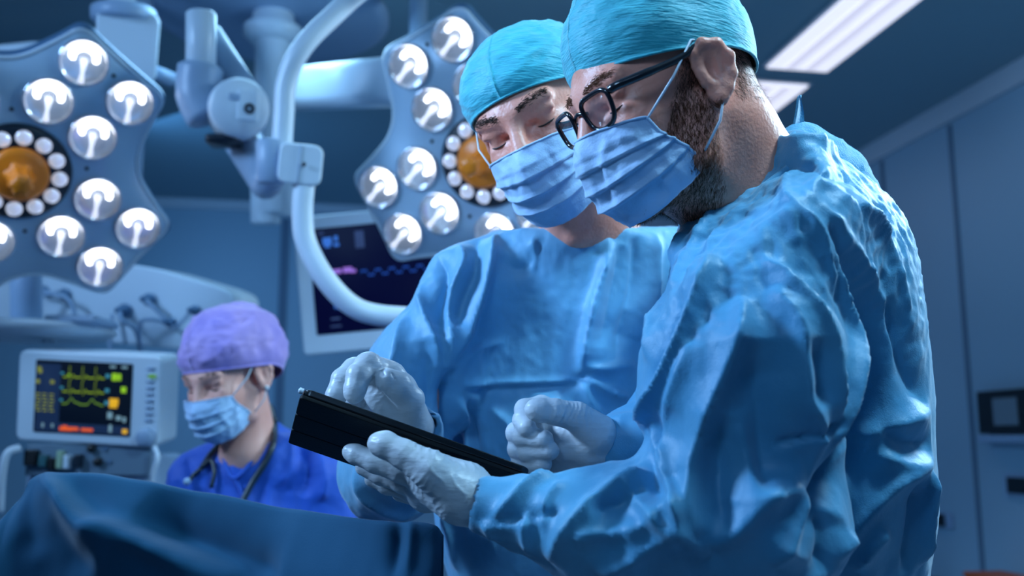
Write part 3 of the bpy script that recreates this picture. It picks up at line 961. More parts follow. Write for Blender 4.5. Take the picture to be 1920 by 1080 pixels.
class Head:
    """rows of R: forward, left, up ; origin between the ears"""
    def __init__(s, o, F, U, sc=1.0):
        F = unit(F); L = unit(np.cross(U, F)); s.R = np.array([F, L, np.cross(F, L)]); s.o = np.asarray(o, float); s.s = sc

    def w(s, f, l, u): return s.o + s.s * (s.R[0] * f + s.R[1] * l + s.R[2] * u)

    def loc(s, V): return ((V - s.o) @ s.R.T) / s.s

    def sdf(s, ears=(1, -1), wide=1.0, crown=1.0):
        S_ = SDF(); k = s.s
        S_.ell(s.w(-.006, 0, .045), (.099 * k, .076 * k * wide, .083 * k * crown), s.R)
        S_.ell(s.w(.042, 0, -.018), (.056 * k, .058 * k * wide, .082 * k), s.R, .03)
        for q in (1, -1):
            S_.cone(s.w(.005, q * .056, -.035), s.w(.030, q * .048, -.078), .016 * k, .015 * k, .025)
            S_.cone(s.w(.030, q * .048, -.078), s.w(.078, q * .012, -.098), .015 * k, .014 * k, .02)
            S_.ell(s.w(.070, q * .036, -.020), (.022 * k, .022 * k, .020 * k), s.R, .02)
        S_.cone(s.w(.088, -.010, -.098), s.w(.088, .010, -.098), .014 * k, .014 * k, .02)
        for q in (1, -1):
            S_.ell(s.w(.100, q * .032, .006), (.014 * k, .019 * k, .013 * k), s.R, .014, sub=True)
        for q in (1, -1):
            S_.cone(s.w(.093, q * .012, .024), s.w(.084, q * .048, .027), .0085 * k, .0055 * k, .018)
            S_.ell(s.w(.0765, q * .032, .004), (.0145 * k, .0145 * k, .0130 * k), s.R, .003)
            S_.cone(s.w(.0885, q * .019, -.0075), s.w(.0840, q * .046, -.006), .0035 * k, .003 * k, .006)
            S_.cone(s.w(.092, q * .016, .0115), s.w(.086, q * .048, .0125), .0045 * k, .0035 * k, .007)
        S_.cone(s.w(.096, 0, .018), s.w(.114, 0, -.020), .0075 * k, .0105 * k, .012)
        for q in (1, -1): S_.ell(s.w(.104, q * .013, -.024), (.010 * k, .008 * k, .008 * k), s.R, .008)
        S_.cone(s.w(.094, -.016, -.058), s.w(.094, .016, -.058), .010 * k, .010 * k, .012)
        for q in ears:
            eo = -.006
            S_.ell(s.w(-.004, q * .081, .002 + eo), (.018 * k, .0085 * k, .029 * k), s.R, .006)
            S_.ell(s.w(.001, q * .090, .004 + eo), (.008 * k, .008 * k, .014 * k), s.R, .005, sub=True)
            ch = [(.016, .079, .012), (.014, .083, .026), (.002, .087, .033), (-.013, .090, .027), (-.020, .092, .010), (-.017, .090, -.008), (-.008, .086, -.020), (.002, .082, -.028), (.008, .079, -.020)]
            rs = [.003, .0035, .0042, .0045, .0045, .0042, .005, .0062, .004]
            S_.chain([s.w(a, q * b, c * .95 + eo) for a, b, c in ch], [r * k for r in rs], .007)
            S_.cone(s.w(-.010, q * .086, .016 + eo), s.w(-.006, q * .086, -.012 + eo), .0032 * k, .0035 * k, .004)
            S_.cone(s.w(.013, q * .080, .003 + eo), s.w(.012, q * .080, -.007 + eo), .0045 * k, .004 * k, .005)
        return S_


def surf_loft(H, grid_fn, ns, nt):
    return [[H.w(*grid_fn(-1 + 2 * i / ns, j / nt)) for j in range(nt + 1)] for i in range(ns + 1)]


def solid_grid(G, th, cen):
    """thick sheet from a grid of points, thickness towards cen"""
    a = np.asarray(G, float); n, m = a.shape[:2]
    du = np.gradient(a, axis=0); dv = np.gradient(a, axis=1)
    N = np.cross(du, dv); N /= np.linalg.norm(N, axis=2)[:, :, None] + 1e-9
    flip = ((a - cen) * N).sum() < 0
    if flip: N = -N
    b = a - N * th
    V = np.concatenate([a.reshape(-1, 3), b.reshape(-1, 3)]); o = n * m
    F = []
    for i in range(n - 1):
        for j in range(m - 1):
            q = [i * m + j, i * m + j + 1, (i + 1) * m + j + 1, (i + 1) * m + j]
            if not flip: q = q[::-1]
            F.append(q); F.append([x + o for x in q[::-1]])
    ed = [(i * m, (i + 1) * m) for i in range(n - 1)] + [((i + 1) * m + m - 1, i * m + m - 1) for i in range(n - 1)] + [(j + 1, j) for j in range(m - 1)] + [((n - 1) * m + j, (n - 1) * m + j + 1) for j in range(m - 1)]
    for x, y in ed:
        q = [x, y, y + o, x + o]
        F.append(q if not flip else q[::-1])
    return V, F


def make_cap(H, parent, m_, c, r, edge, low=.15, seed=1, name='surgical_cap', amp=.002, bump_fn=None):
    """r=(fwd, side, up) radii about local centre c, edge(phi)= local height of the rim"""
    n, mm = 120, 46
    G = []
    for i in range(n + 1):
        ph = 2 * math.pi * i / n; row = []
        ze = edge(ph) - c[2]
        for j in range(mm + 1):
            t = j / mm
            th = t * math.acos(max(-1, min(1, ze / (r[2] if ze > 0 else low))))
            z = math.cos(th) * (r[2] if th < math.pi / 2 else low); rad = math.sin(th)
            k = 1.0
            if t > .95: k = 1 - .012 * (t - .95) / .05
            row.append(H.w(c[0] + r[0] * rad * math.cos(ph) * k, c[1] + r[1] * rad * math.sin(ph) * k, c[2] + z))
        G.append(row)
    a = np.array(G); cen = H.w(*c)
    q = a.reshape(-1, 3); L = H.loc(q)
    nrm = q - cen; nrm /= np.linalg.norm(nrm, axis=1)[:, None]
    d = crumple(L * (1, 1, 1.6), 26, seed) * amp * 1.6 + crumple(L * (.6, .6, 2.2), 60, seed + 3) * amp * .5
    if bump_fn: d = d + bump_fn(L)
    tt = np.tile(np.arange(mm + 1) / mm, n + 1)
    d = d * np.clip((1 - tt) * 8, 0, 1) * np.clip(tt * 6, 0, 1)
    q = q + nrm * d[:, None]
    a = q.reshape(a.shape); a[-1] = a[0]
    V, F = solid_grid(a, .0018, cen)
    o = mk(name, V, F, m_, parent)
    # hem
    rim = [p for p in a[:, -1]]
    MB().tube(rim, .0016, 8, cap=False).mk('hem', m_, o)
    return o


MASKC = ([0, .18, .4, .7, 1], [(.1195, -.016), (.129, -.036), (.128, -.064), (.119, -.093), (.098, -.117)])
MASKE = ([0, .18, .5, .8, 1], [(.077, .0605, -.023), (.070, .0635, -.036), (.058, .066, -.052), (.042, .064, -.076), (.036, .058, -.090)])


def mask_pt(s, t, wid=1.0):
    fc, uc = [np.interp(t, MASKC[0], [p[i] for p in MASKC[1]]) for i in (0, 1)]
    fe, le, ue = [np.interp(t, MASKE[0], [p[i] for p in MASKE[1]]) for i in (0, 1, 2)]
    q = s * math.pi / 2; cq = math.cos(q)
    f = fe + (fc - fe) * cq ** 1.15
    # nose tent: narrow crest near the top
    f += .006 * math.exp(-(s / .16) ** 2) * math.exp(-((t - .12) / .22) ** 2)
    u = uc + (ue - uc) * (1 - cq)
    l = le * wid * math.sin(q) * (1 - .06 * math.sin(math.pi * t))
    ple = 0
    for pt_ in (.30, .50, .70):
        x = (t - pt_) / .09
        if -1 < x < 0: ple += .0045 * (x + 1) * (1 - abs(s) ** 3 * .4)
    ple += .0015 * math.sin(9 * s + 7 * t) * (1 - abs(s))
    return f + ple * cq, l + ple * math.sin(q), u - .004 * abs(s) ** 3 * math.sin(6 * t)


def make_mask(H, parent, ears=(1, -1), seed=3):
    ns, nt = 72, 66
    a = np.array(surf_loft(H, lambda s, t: mask_pt(s, t), ns, nt)); sh = a.shape
    q = a.reshape(-1, 3); L = H.loc(q)
    out = q - H.w(.03, 0, -.05); out /= np.linalg.norm(out, axis=1)[:, None]
    q = q + out * (crumple(L * (1, 1, .8), 30, seed) * .0050)[:, None]
    a = q.reshape(sh)
    V, F = solid_grid(a, .0012, H.w(.03, 0, -.05))
    o = mk('face_mask', V, F, M_MASK, parent)
    m = MB(); m.tube(list(a[:, 0]), .0014, 6); m.mk('nose_seam', M_MASK, o)
    for e in ((0, -1) if len(ears) == 2 else ((-1,) if ears[0] > 0 else (0,))):
        m = MB(); m.tube(list(a[e]), .0019, 6); m.mk('side_binding', M_MASK, o)
    for q_ in ears:
        e = -1 if q_ > 0 else 0
        top = a[e, 1]; bot = a[e, -6]
        et = H.w(.012, q_ * .086, .031); eb = H.w(-.006, q_ * .085, -.024)
        m = MB(); m.tube([top, (top + et) / 2 + H.R[1] * q_ * .008, et, H.w(-.006, q_ * .083, .030)], .0013, 8); m.mk('ear_loop', M_LOOP, o)
        m = MB(); m.tube([bot, (bot + eb) / 2 + H.R[1] * q_ * .014, eb, H.w(-.010, q_ * .082, -.014)], .0013, 8); m.mk('ear_loop', M_LOOP, o)
    return o


def strands(name, V, N, prob, dirv, length, width, m_, parent, count, seed=0, lift=.35, jit=.35):
    rs = np.random.RandomState(seed)
    p = prob / prob.sum(); pick = rs.choice(len(V), count, p=p)
    b = V[pick] + rs.normal(size=(count, 3)) * .0008; n = N[pick]
    b = b - n * .0005
    d = dirv[pick] if dirv.ndim == 2 else np.tile(dirv, (count, 1))
    d = d - n * (d * n).sum(1)[:, None]
    d = d / (np.linalg.norm(d, axis=1)[:, None] + 1e-6) + rs.normal(size=d.shape) * jit + n * lift
    d /= np.linalg.norm(d, axis=1)[:, None]
    s_ = np.cross(d, n); s_ /= np.linalg.norm(s_, axis=1)[:, None] + 1e-6
    ln = length * rs.uniform(.6, 1.2, count)[:, None]
    mid = b + d * ln * .55 + n * ln * .05; tip = b + d * ln - n * ln * .12
    VV = np.stack([b - s_ * width, b + s_ * width, mid + s_ * width * .8, mid - s_ * width * .8, tip], 1).reshape(-1, 3)
    F = []
    for i in range(count):
        k = i * 5
        F += [[k, k + 1, k + 2, k + 3], [k + 3, k + 2, k + 4]]
    return mk(name, VV, F, m_, parent)


def eye_lines(H, parent, q_s=(1, -1)):
    for q in q_s:
        pts = [H.w(.0915 - .0 * abs(x) - .0045 * (x / .013) ** 2 * (1 if x * q < 0 else 1.3), q * .032 + x, -.0015 - .0022 * (1 - (x / .013) ** 2)) for x in np.linspace(-.0125, .0125, 9)]
        MB().tube(pts, [.0004] + [.0010] * 7 + [.0004], 6).mk('eyelashes', M_LASH, parent)


def eyebrow(H, q, parent, V, N, m_, seed, n=420):
    L = H.loc(V)
    x = (L[:, 1] * q - .012) / .036
    yc = .026 + .006 * np.sin(np.clip(x, 0, 1) * 2.2)
    pr = ((x > 0) & (x < 1) & (L[:, 0] > .05)) * np.exp(-((L[:, 2] - yc) / .0030) ** 2)
    strands('eyebrow', V, N, pr, unit(H.R[1] * q + H.R[2] * .1), .007, .00028, m_, parent, n, seed, .15, .25)
# ------------------------------------------------------------------ people
def hand(chains, k=.006):
    """chains: list of list of (u, v, d, r)"""
    s_ = SDF()
    for ch in chains:
        pts = [P(u, v, d) for u, v, d, r in ch]; rs = [r for u, v, d, r in ch]
        for i in range(len(pts) - 1): s_.cone(pts[i], pts[i + 1], rs[i], rs[i + 1], k if i == 0 else .004)
    return s_


def bounds(chs, pad=.03):
    p = np.array([P(u, v, d) for ch in chs for u, v, d, r in ch]); return p.min(0) - pad, p.max(0) + pad


def glove(name, parent, chs, k=.006, h=.0015, folds=(), m_=None, seed=5, crease=()):
    """wrinkled latex glove"""
    s_ = hand(chs, k); lo, hi = bounds(chs)
    V, F = iso(s_, lo, hi, h); V = smooth_mesh(V, F, 1)
    N = normals(V, F)
    D = crumple(V * (1, 1, 1.6), 45, seed) * .0007
    if folds: D += apply_folds(V, F, N, folds)
    for (c_, dr_, wl, am, rad) in crease:      # fine parallel creases of the latex across a stretched area
        q = V - c_; al = q @ unit(dr_)
        ph = al / wl + perlin(V * 38, seed + 2) * 1.6 + perlin(V * 90, seed + 3) * .5
        D += am * (1 - np.abs(np.sin(ph * math.pi)) ** .6) * np.exp(-((q ** 2).sum(1) / rad ** 2) ** 2) * np.clip(.35 + 2 * perlin(V * 30, seed + 4), 0, 1)
    V = V + N * D[:, None]
    return mk(name, V, F, m_ or M_GLOVE, parent)


# ---------------- doctor in profile with glasses and beard (nearest, right)
PA = thing('person', P(1500, 800, 1.1) * (1, 1, 0), 'bearded surgeon with black glasses and turquoise cap in profile at the right, holding a tablet', 'person', None)
HA = Head(P(1250, 178, 1.03), (-.847, -.342, -.407), (0, 0, 1.0))
sA = HA.sdf()
nkA = P(1450, 400, 1.09)
sA.cone(HA.w(-.025, 0, -.035), nkA, .060, .070, .03)
sA.cone(HA.w(.02, 0, -.075), P(1390, 400, 1.07), .045, .055, .03)
sA.cone(HA.w(-.055, 0, .0), HA.w(-.045, 0, -.05), .045, .055, .03)
sA.ell(P(1500, 640, 1.12), (.085, .11, .17), I3, .04)
for (a, b, r1, r2) in ((P(1450, 480, 1.0), P(1400, 900, .92), .042, .034), (P(1400, 940, .915), P(930, 945, .94), .034, .020), (P(1400, 480, 1.24), P(1290, 820, 1.2), .05, .04), (P(1290, 830, 1.2), P(1150, 840, 1.13), .035, .022), (P(1450, 470, 1.0), P(1400, 480, 1.24), .05, .05), (P(1500, 640, 1.12), P(1520, 1100, 1.12), .07, .075)):
    sA.cone(a, b, r1, r2, .02)
lo = np.minimum(HA.o - .17, P(900, 1150, 1.25)); hi = np.maximum(HA.o + .17, P(1640, 100, 1.25))


def person_body(s_, H, parent, lo, hi, skin, low_z, h_head=.0020):
    V, F = iso(s_, lo, hi, h_head)
    V = smooth_mesh(V, F, 2)
    return mk('body', V, F, skin, parent), V, F


# head at fine step, the rest of the body continues in the same surface
bodyA, VA, FA = person_body(sA, HA, PA, (min(HA.o[0] - .15, P(930, 900, .94)[0] - .03), .78, 1.18), (P(1640, 500, 1.1)[0], 1.36, HA.o[2] + .16), M_SKIN, 0)
NA = normals(VA, FA)

# gown
g = SDF()
g.ell(P(1480, 585, 1.11), (.118, .165, .165), I3)
g.ell(P(1530, 520, 1.12), (.070, .14, .105), I3, .03)
g.ell(P(1535, 810, 1.12), (.112, .175, .25), I3, .06)
g.cone(P(1510, 950, 1.12), P(1490, 1700, 1.12), .115, .145, .06)
g.cone(P(1445, 440, .985), P(1410, 450, 1.25), .075, .075, .05)
g.cone(P(1398, 340, 1.06), P(1490, 485, 1.10), .074, .112, .04)
g.cone(P(1440, 455, .97), P(1395, 700, .925), .082, .092, .05)
g.cone(P(1395, 700, .925), P(1400, 940, .91), .092, .088, .03)
g.cone(P(1400, 965, .905), P(1130, 992, .905), .082, .054, .03)
g.cone(P(1130, 992, .905), P(912, 948, .925), .054, .027, .02)
g.cone(P(1390, 470, 1.25), P(1295, 790, 1.20), .074, .072, .05)
g.cone(P(1295, 800, 1.20), P(1172, 835, 1.14), .068, .040, .03)
g.ell(P(1440, 1000, .90), (.05, .045, .05), I3, .04)
ax = unit(P(1262, 143, 1.03) - P(1450, 420, 1.08))
g.cut(P(1393, 325, 1.06), ax, .004)
cuffd = unit(P(860, 935, .93) - P(1130, 985, .905))
g.cone(P(890, 943, .925) + cuffd * .012, P(940, 951, .921), .0225, .016, .004, sub=True)
g.cut(P(886, 942, .926), cuffd, .003)
V, F = iso(g, (P(860, 900, .9)[0], .76, .78), (P(1800, 600, 1.1)[0], 1.42, 1.80), .0034)
V = smooth_mesh(V, F, 2)
N = normals(V, F)
A_F = [
    # shoulder and yoke
    ([(1440, 300), (1480, 288), (1540, 290), (1600, 315), (1650, 350)], .011, .016, .5),
    ([(1450, 320), (1520, 312), (1600, 345)], .012, -.008, 0),
    ([(1486, 312), (1482, 370), (1530, 425), (1560, 500), (1572, 560)], .007, .007, .4),
    ([(1430, 300), (1380, 350), (1330, 420), (1285, 500), (1260, 580)], .008, .007, .3),
    ([(1400, 380), (1350, 440), (1310, 520), (1290, 580)], .007, .005, -.3),
    ([(1300, 420), (1262, 490), (1232, 580), (1215, 680)], .010, .007, .3),
    ([(1355, 470), (1330, 540), (1280, 640), (1225, 760), (1196, 860)], .011, .015, .5),
    ([(1290, 560), (1250, 660), (1215, 740)], .013, -.010, 0),
    ([(1600, 370), (1640, 430), (1680, 520), (1712, 640)], .012, .007, -.4),
    ([(1560, 400), (1610, 470), (1650, 560), (1690, 700)], .010, .006, .4),
    ([(1540, 380), (1575, 430), (1600, 470)], .006, .005, .3),
    ([(1570, 360), (1620, 400), (1650, 450)], .006, .004, .3),
    # armhole: deep valley between sleeve and back
    ([(1560, 420), (1600, 520), (1622, 620), (1625, 720), (1600, 820), (1560, 930), (1500, 1040)], .022, -.026, .2),
    ([(1545, 430), (1580, 520), (1598, 620), (1592, 720), (1570, 800), (1545, 880)], .009, .013, -.4),
    # sleeve drape
    ([(1430, 480), (1475, 530), (1530, 600), (1556, 660), (1566, 730), (1566, 790)], .009, .013, .4),
    ([(1440, 540), (1484, 610), (1502, 690), (1508, 750), (1532, 810), (1530, 910)], .012, .014, -.3),
    ([(1520, 640), (1535, 700), (1540, 760)], .012, -.008, 0),
    ([(1395, 560), (1388, 640), (1350, 733), (1322, 820), (1304, 925), (1314, 1000)], .012, .017, .4),
    ([(1410, 640), (1420, 740), (1430, 840), (1440, 930)], .028, -.015, 0),
    ([(1352, 780), (1340, 850), (1345, 930), (1370, 1000)], .013, -.010, 0),
    ([(1388, 770), (1400, 850), (1424, 910), (1470, 925)], .010, .008, .3),
    ([(1300, 640), (1268, 730), (1250, 820), (1262, 900)], .010, .010, -.3),
    ([(1270, 760), (1235, 840), (1228, 900), (1250, 950)], .012, -.010, 0),
    ([(1225, 790), (1240, 870), (1275, 940), (1290, 1000)], .008, .010, .3),
    ([(1460, 838), (1520, 820), (1572, 793)], .005, -.006, .3),
    ([(1462, 846), (1520, 829), (1572, 803)], .005, .005, .3),
    ([(1530, 915), (1470, 925), (1410, 970), (1340, 1030)], .014, .010, .3),
    ([(1528, 925), (1500, 990), (1450, 1060)], .009, .010, -.3),
    # forearm
    ([(915, 985), (950, 945), (996, 908), (1040, 893)], .006, .008, .3),
    ([(896, 974), (950, 974), (1000, 970), (1055, 960)], .005, -.006, .3),
    ([(900, 985), (950, 984), (1010, 978)], .005, .005, .3),
    ([(1030, 1045), (1072, 985), (1122, 935), (1172, 902), (1225, 884)], .010, .013, .4),
    ([(1060, 900), (1030, 940), (1020, 990)], .007, .006, .3),
    ([(1110, 960), (1160, 945), (1210, 920)], .010, -.010, 0),
    ([(1140, 1000), (1200, 985), (1260, 950), (1300, 960)], .010, .011, .3),
    ([(1170, 905), (1200, 950), (1240, 985), (1290, 1000), (1330, 1040)], .009, .012, -.3),
    ([(1080, 1006), (1120, 1000), (1160, 998)], .005, .006, .3),
    ([(1120, 1075), (1180, 1040), (1240, 1010), (1310, 1000)], .010, .010, .3),
    ([(1000, 1050), (985, 1000), (990, 960)], .007, .007, .3),
    ([(935, 1060), (925, 1010), (905, 975)], .007, .006, .3),
    # back lower
    ([(1660, 560), (1700, 680), (1735, 760)], .016, -.010, 0),
    ([(1600, 830), (1670, 800), (1740, 770)], .014, .010, .3),
    ([(1640, 850), (1700, 870), (1745, 860)], .010, .008, .3),
    ([(1650, 800), (1690, 830), (1740, 830)], .010, -.008, 0),
    ([(1560, 1060), (1610, 980), (1670, 910), (1730, 870)], .010, .010, .3),
    ([(1600, 1070), (1640, 1010), (1660, 990)], .008, .009, .3),
    ([(1570, 960), (1560, 1020), (1540, 1080)], .014, -.012, 0),
    ([(1735, 880), (1730, 960), (1722, 1060)], .008, .012, -.4),
    ([(1715, 900), (1712, 980), (1700, 1075)], .010, -.010, 0),
]
D = apply_folds(V, F, N, A_F)
px_, py_ = to_px(V)
up = np.clip((1.62 - V[:, 2]) / .3, 0, 1)
topz = np.clip((V[:, 2] - 1.42) / .08, 0, 1)
D += crumple(V * (1, 1, .28), 17, 3) * (.0065 - .002 * topz)
D += crumple(V * (1, 1, .7), 45, 13) * (.0008 + .0056 * topz)
D += crumple(V, 85, 23) * (.0005 + .0015 * topz)
D *= 1 - .7 * np.exp(-((V - P(893, 943, .925)) ** 2).sum(1) / .0010)
V = V + N * D[:, None]
V = smooth_mesh(V, F, 1, .35)
gownA = mk('surgical_gown', V, F, M_GOWN, PA)
# collar band along the neck opening
ring = []
cx = P(1393, 325, 1.06)
e1 = unit(np.cross(ax, (0, 1, 0))); e2 = np.cross(ax, e1)
for i in range(41):
    q = 2 * math.pi * i / 40
    ring.append(cx + .0745 * (e1 * math.cos(q) + e2 * math.sin(q)) - ax * .004)
MB().tube(ring, .0055, 10, cap=False).mk('collar_band', M_GOWN, gownA)
# dark ties and flap standing off the back of the neck
pf = [[P(1462, 255, 1.09), P(1480, 245, 1.13)], [P(1500, 236, 1.10), P(1512, 232, 1.14)], [P(1560, 262, 1.12), P(1570, 262, 1.16)], [P(1612, 292, 1.13), P(1620, 300, 1.17)], [P(1632, 325, 1.13), P(1636, 335, 1.17)], [P(1655, 365, 1.13), P(1660, 380, 1.17)]]
ml = [P(1440, 330, 1.05), P(1495, 330, 1.05), P(1545, 350, 1.06), P(1590, 380, 1.08), P(1610, 400, 1.08), P(1640, 440, 1.08)]
G = []
for (a, b), c_ in zip(pf, ml): G.append([c_, (c_ + a) / 2 + CU * .006, a, (a + b) / 2 + CU * .002, b])
G = [catmull(r, 6) for r in G]
G2 = np.array([catmull([r[j] for r in G], 8) for j in range(len(G[0]))])
q = G2.reshape(-1, 3); q = q + CU * (crumple(q, 22, 5) * .008)[:, None] - CF * (crumple(q, 40, 6) * .006)[:, None]
V2, F2 = solid_grid(q.reshape(G2.shape), .002, P(1500, 500, 1.1))
mk('back_flap', V2, F2, M_TIE, gownA)
fl = np.array([catmull([P(1490, 236, 1.10), P(1496, 205, 1.10), P(1499, 178, 1.10)], 6), catmull([P(1508, 240, 1.11), P(1507, 210, 1.11), P(1501, 180, 1.10)], 6)])
V2, F2 = solid_grid(fl, .003, P(1500, 300, 1.2))
mk('neck_tie', V2, F2, M_TIE, gownA)

# head wear
make_cap(HA, PA, M_CAP, (-.010, 0, .048), (.105, .0885, .104), lambda p: .020 + .022 * math.cos(p) - .012 * (math.cos(p) < 0) * math.cos(p) ** 2, .15, 11,
         amp=.0028)
maskA = make_mask(HA, PA, (1, -1), 3)
eye_lines(HA, PA)
L = HA.loc(VA)
hd = L[:, 2] > -.13
# beard, sideburn and nape hair
f_, l_, u_ = L[:, 0], L[:, 1], L[:, 2]
jaw = (f_ > .004) & (f_ < .10) & (u_ < .022 - .0 * f_) & (u_ > -.135) & ~((np.abs(f_ + .0) < .022) & (u_ > -.032) & (np.abs(l_) > .078))
cheek = jaw & (u_ < .03 - (f_ - .012) * 1.6 + .0)
pr = cheek * np.clip((f_ + .002) / .02, 0, 1) * np.clip(1.2 - np.abs(u_ + .05) / .1, .15, 1)
strands('beard', VA, NA, pr.astype(float), unit(-HA.R[2] * 1 + HA.R[0] * .45), .0085, .00016, M_HAIR, PA, 17000, 1, .22, .30)
nap = (f_ < -.028) & (u_ < .040) & (u_ > -.055 + .3 * (f_ + .1))
pr = nap * np.clip((u_ + .055) / .07, .03, 1)
strands('nape_hair', VA, NA, pr.astype(float), unit(-HA.R[2] - HA.R[0] * .4), .009, .00020, M_HAIRD, PA, 9000, 2, .15, .25)
eyebrow(HA, 1, PA, VA, NA, M_HAIR, 3)
eyebrow(HA, -1, PA, VA, NA, M_HAIR, 4)

# glasses
M_GF = mat('glasses_frame', (.008, .009, .014), .22, coat=.5)
M_GL = mat('glasses_lens', (.75, .85, 1), .02, alpha=.05, spec=.8, coat=1)
GL = bpy.data.objects.new('glasses', None); COL.objects.link(GL); GL.parent = PA; ORG[GL.name] = org(PA)
for q in (1, -1):
    ol = chaikin([(-.021, .017), (.0, .0185), (.022, .0175), (.0235, .004), (.018, -.014), (.0, -.0185), (-.017, -.015), (-.022, .002)], 3)
    cen = HA.w(.1085, q * .034, .001)
    xl = unit(HA.R[1] * q * 1 - HA.R[0] * .16); yl = unit(HA.R[2] + HA.R[0] * .10); zl = np.cross(xl, yl)
    if zl.dot(HA.R[0]) < 0: zl = -zl
    ring = [cen + xl * x + yl * y for x, y in ol]
    MB().tube(ring + ring[:2], .0026, 8, cap=False).mk('lens_rim', M_GF, GL)
    V_ = [cen + zl * .0006] + [cen + xl * x * .97 + yl * y * .97 - zl * .0004 for x, y in ol]
    n = len(ol)
    V_ += [cen - zl * .0012] + [cen + xl * x * .97 + yl * y * .97 - zl * .0016 for x, y in ol]
    F_ = [[0, 1 + i, 1 + (i + 1) % n] for i in range(n)] + [[n + 1, n + 2 + (i + 1) % n, n + 2 + i] for i in range(n)] + [[1 + i, n + 2 + i, n + 2 + (i + 1) % n, 1 + (i + 1) % n] for i in range(n)]
    mk('lens', np.array(V_), F_, M_GL, GL)
    ht = HA.w(.103, q * .0585, .014)
    m = MB(); pts = [ht, HA.w(.098, q * .066, .0145), HA.w(.075, q * .0755, .0150), HA.w(.03, q * .0815, .018), HA.w(.004, q * .084, .024), HA.w(-.014, q * .083, .014), HA.w(-.022, q * .080, -.010)]
    m.tube(catmull(pts, 5), [.0046] * 12 + [.0040] * 10 + [.0028] * 9, 10); m.mk('temple', M_GF, GL)
MB().tube(catmull([HA.w(.109, .0135, .006), HA.w(.1125, 0, .010), HA.w(.109, -.0135, .006)], 5), .0021, 8).mk('bridge', M_GF, GL)

# hands
lefts = [
    [(912, 948, .935, .0245), (868, 925, .945, .0285), (822, 900, .955, .0255)],                # wrist, heel of the hand
    [(868, 925, .945, .0285), (815, 905, .975, .0240), (800, 925, 1.00, .0200)],                # palm to the far knuckles
    [(862, 925, .930, .0215), (808, 882, .925, .0185), (758, 852, .930, .0140), (722, 834, .935, .0130), (711, 832, .937, .0115)],      # thumb
    [(815, 893, .965, .0190), (752, 882, .965, .0125), (705, 866, .972, .0112), (668, 852, .980, .0098), (657, 848, .983, .0086)],      # index
    [(812, 908, .985, .0190), (757, 904, .995, .0115), (715, 890, 1.005, .0105), (682, 876, 1.012, .0090)],   # middle
    [(815, 920, 1.00, .0170), (768, 920, 1.015, .0110), (728, 910, 1.025, .0098), (698, 898, 1.03, .0085)],     # ring
    [(830, 930, 1.01, .0150), (785, 932, 1.03, .0098), (750, 926, 1.04, .0085)],                              # little
]
glove('glove', PA, lefts, .010, .0013, [([(800 + dx, 862 + dy), (812 + dx, 885 + dy), (835 + dx, 905 + dy)], .002, .0008, .2) for dx, dy in ((0, 0), (44, 26))],
      crease=[(P(835, 900, .93), P(890, 945, .93) - P(760, 850, .93), .0075, .0015, .05), (P(760, 870, .93), P(890, 945, .93) - P(760, 850, .93), .006, .0009, .022)])
rights = [
    [(1165, 838, 1.135, .026), (1110, 832, 1.135, .031), (1070, 822, 1.140, .030)],
    [(1110, 850, 1.15, .030), (1060, 865, 1.155, .024)],
    [(1118, 812, 1.115, .024), (1082, 782, 1.105, .0170), (1040, 772, 1.095, .0145), (1012, 769, 1.090, .0132), (1003, 768, 1.088, .012)],      # thumb
    [(1072, 790, 1.16, .019), (1015, 762, 1.165, .0130), (985, 768, 1.150, .0125), (981, 788, 1.125, .0120), (988, 802, 1.108, .0110)],    # index
    [(1066, 820, 1.165, .019), (990, 800, 1.170, .0140), (970, 812, 1.150, .0135), (982, 820, 1.120, .0125), (1019, 824, 1.105, .0115)],   # middle
    [(1066, 850, 1.165, .019), (990, 832, 1.170, .0130), (972, 842, 1.150, .0128), (990, 848, 1.120, .0120), (1030, 845, 1.105, .0112)],   # ring
    [(1070, 880, 1.165, .017), (995, 862, 1.170, .0120), (978, 868, 1.150, .0118), (995, 872, 1.125, .0112), (1018, 870, 1.112, .0105)],   # little
]
glove('glove', PA, rights, .007, .0014, [([(1040 + x, 758), (1044 + x, 770), (1040 + x, 784)], .0018, .0004, .2) for x in (0, 12, 26, 40, 52)] + [], seed=9, crease=[(P(1060, 778, 1.11), P(1120, 790, 1.11) - P(1000, 770, 1.11), .0075, .0011, .045)])
# trousers and shoes below the gown (out of the frame)
tr = SDF(); tr.cone(P(1500, 1500, 1.05) * (1, 1, 0) + RZ * .85, P(1480, 1500, 1.02) * (1, 1, 0) + RZ * .12, .10, .07, .03)
tr.cone(P(1520, 1500, 1.2) * (1, 1, 0) + RZ * .85, P(1500, 1500, 1.24) * (1, 1, 0) + RZ * .12, .10, .07, .03)


def legs(parent, c, fwd, lat, m_):
    c = np.asarray(c) * (1, 1, 0); tr = SDF(); sh = SDF(); fwd = unit(np.array(fwd) * (1, 1, 0)); lat = np.array(lat)
    for q in (1, -1):
        tr.cone(c + lat * .10 * q + RZ * .9, c + lat * .11 * q + RZ * .10, .10, .068, .03)
    V, F = iso(tr, c - .35 * np.array((1, 1, 0)) + RZ * .03, c + np.array((.35, .35, 1.0)), .012)
    mk('trousers', V, F, m_, parent)
    for q in (1, -1):
        s_ = SDF(); a = c + lat * .11 * q
        s_.cone(a + RZ * .045 - fwd * .05, a + RZ * .035 + fwd * .14, .042, .036, .02)
        s_.cut(a + RZ * .004, (0, 0, -1.0))
        V, F = iso(s_, a - .25 * np.array((1, 1, 0)) - RZ * .02, a + np.array((.25, .25, .12)), .006)
        mk('shoe', V, F, M_PLAST, parent)


legs(PA, P(1520, 900, 1.12), (-1, -.3, 0), (.3, -.95, 0), M_GOWN)

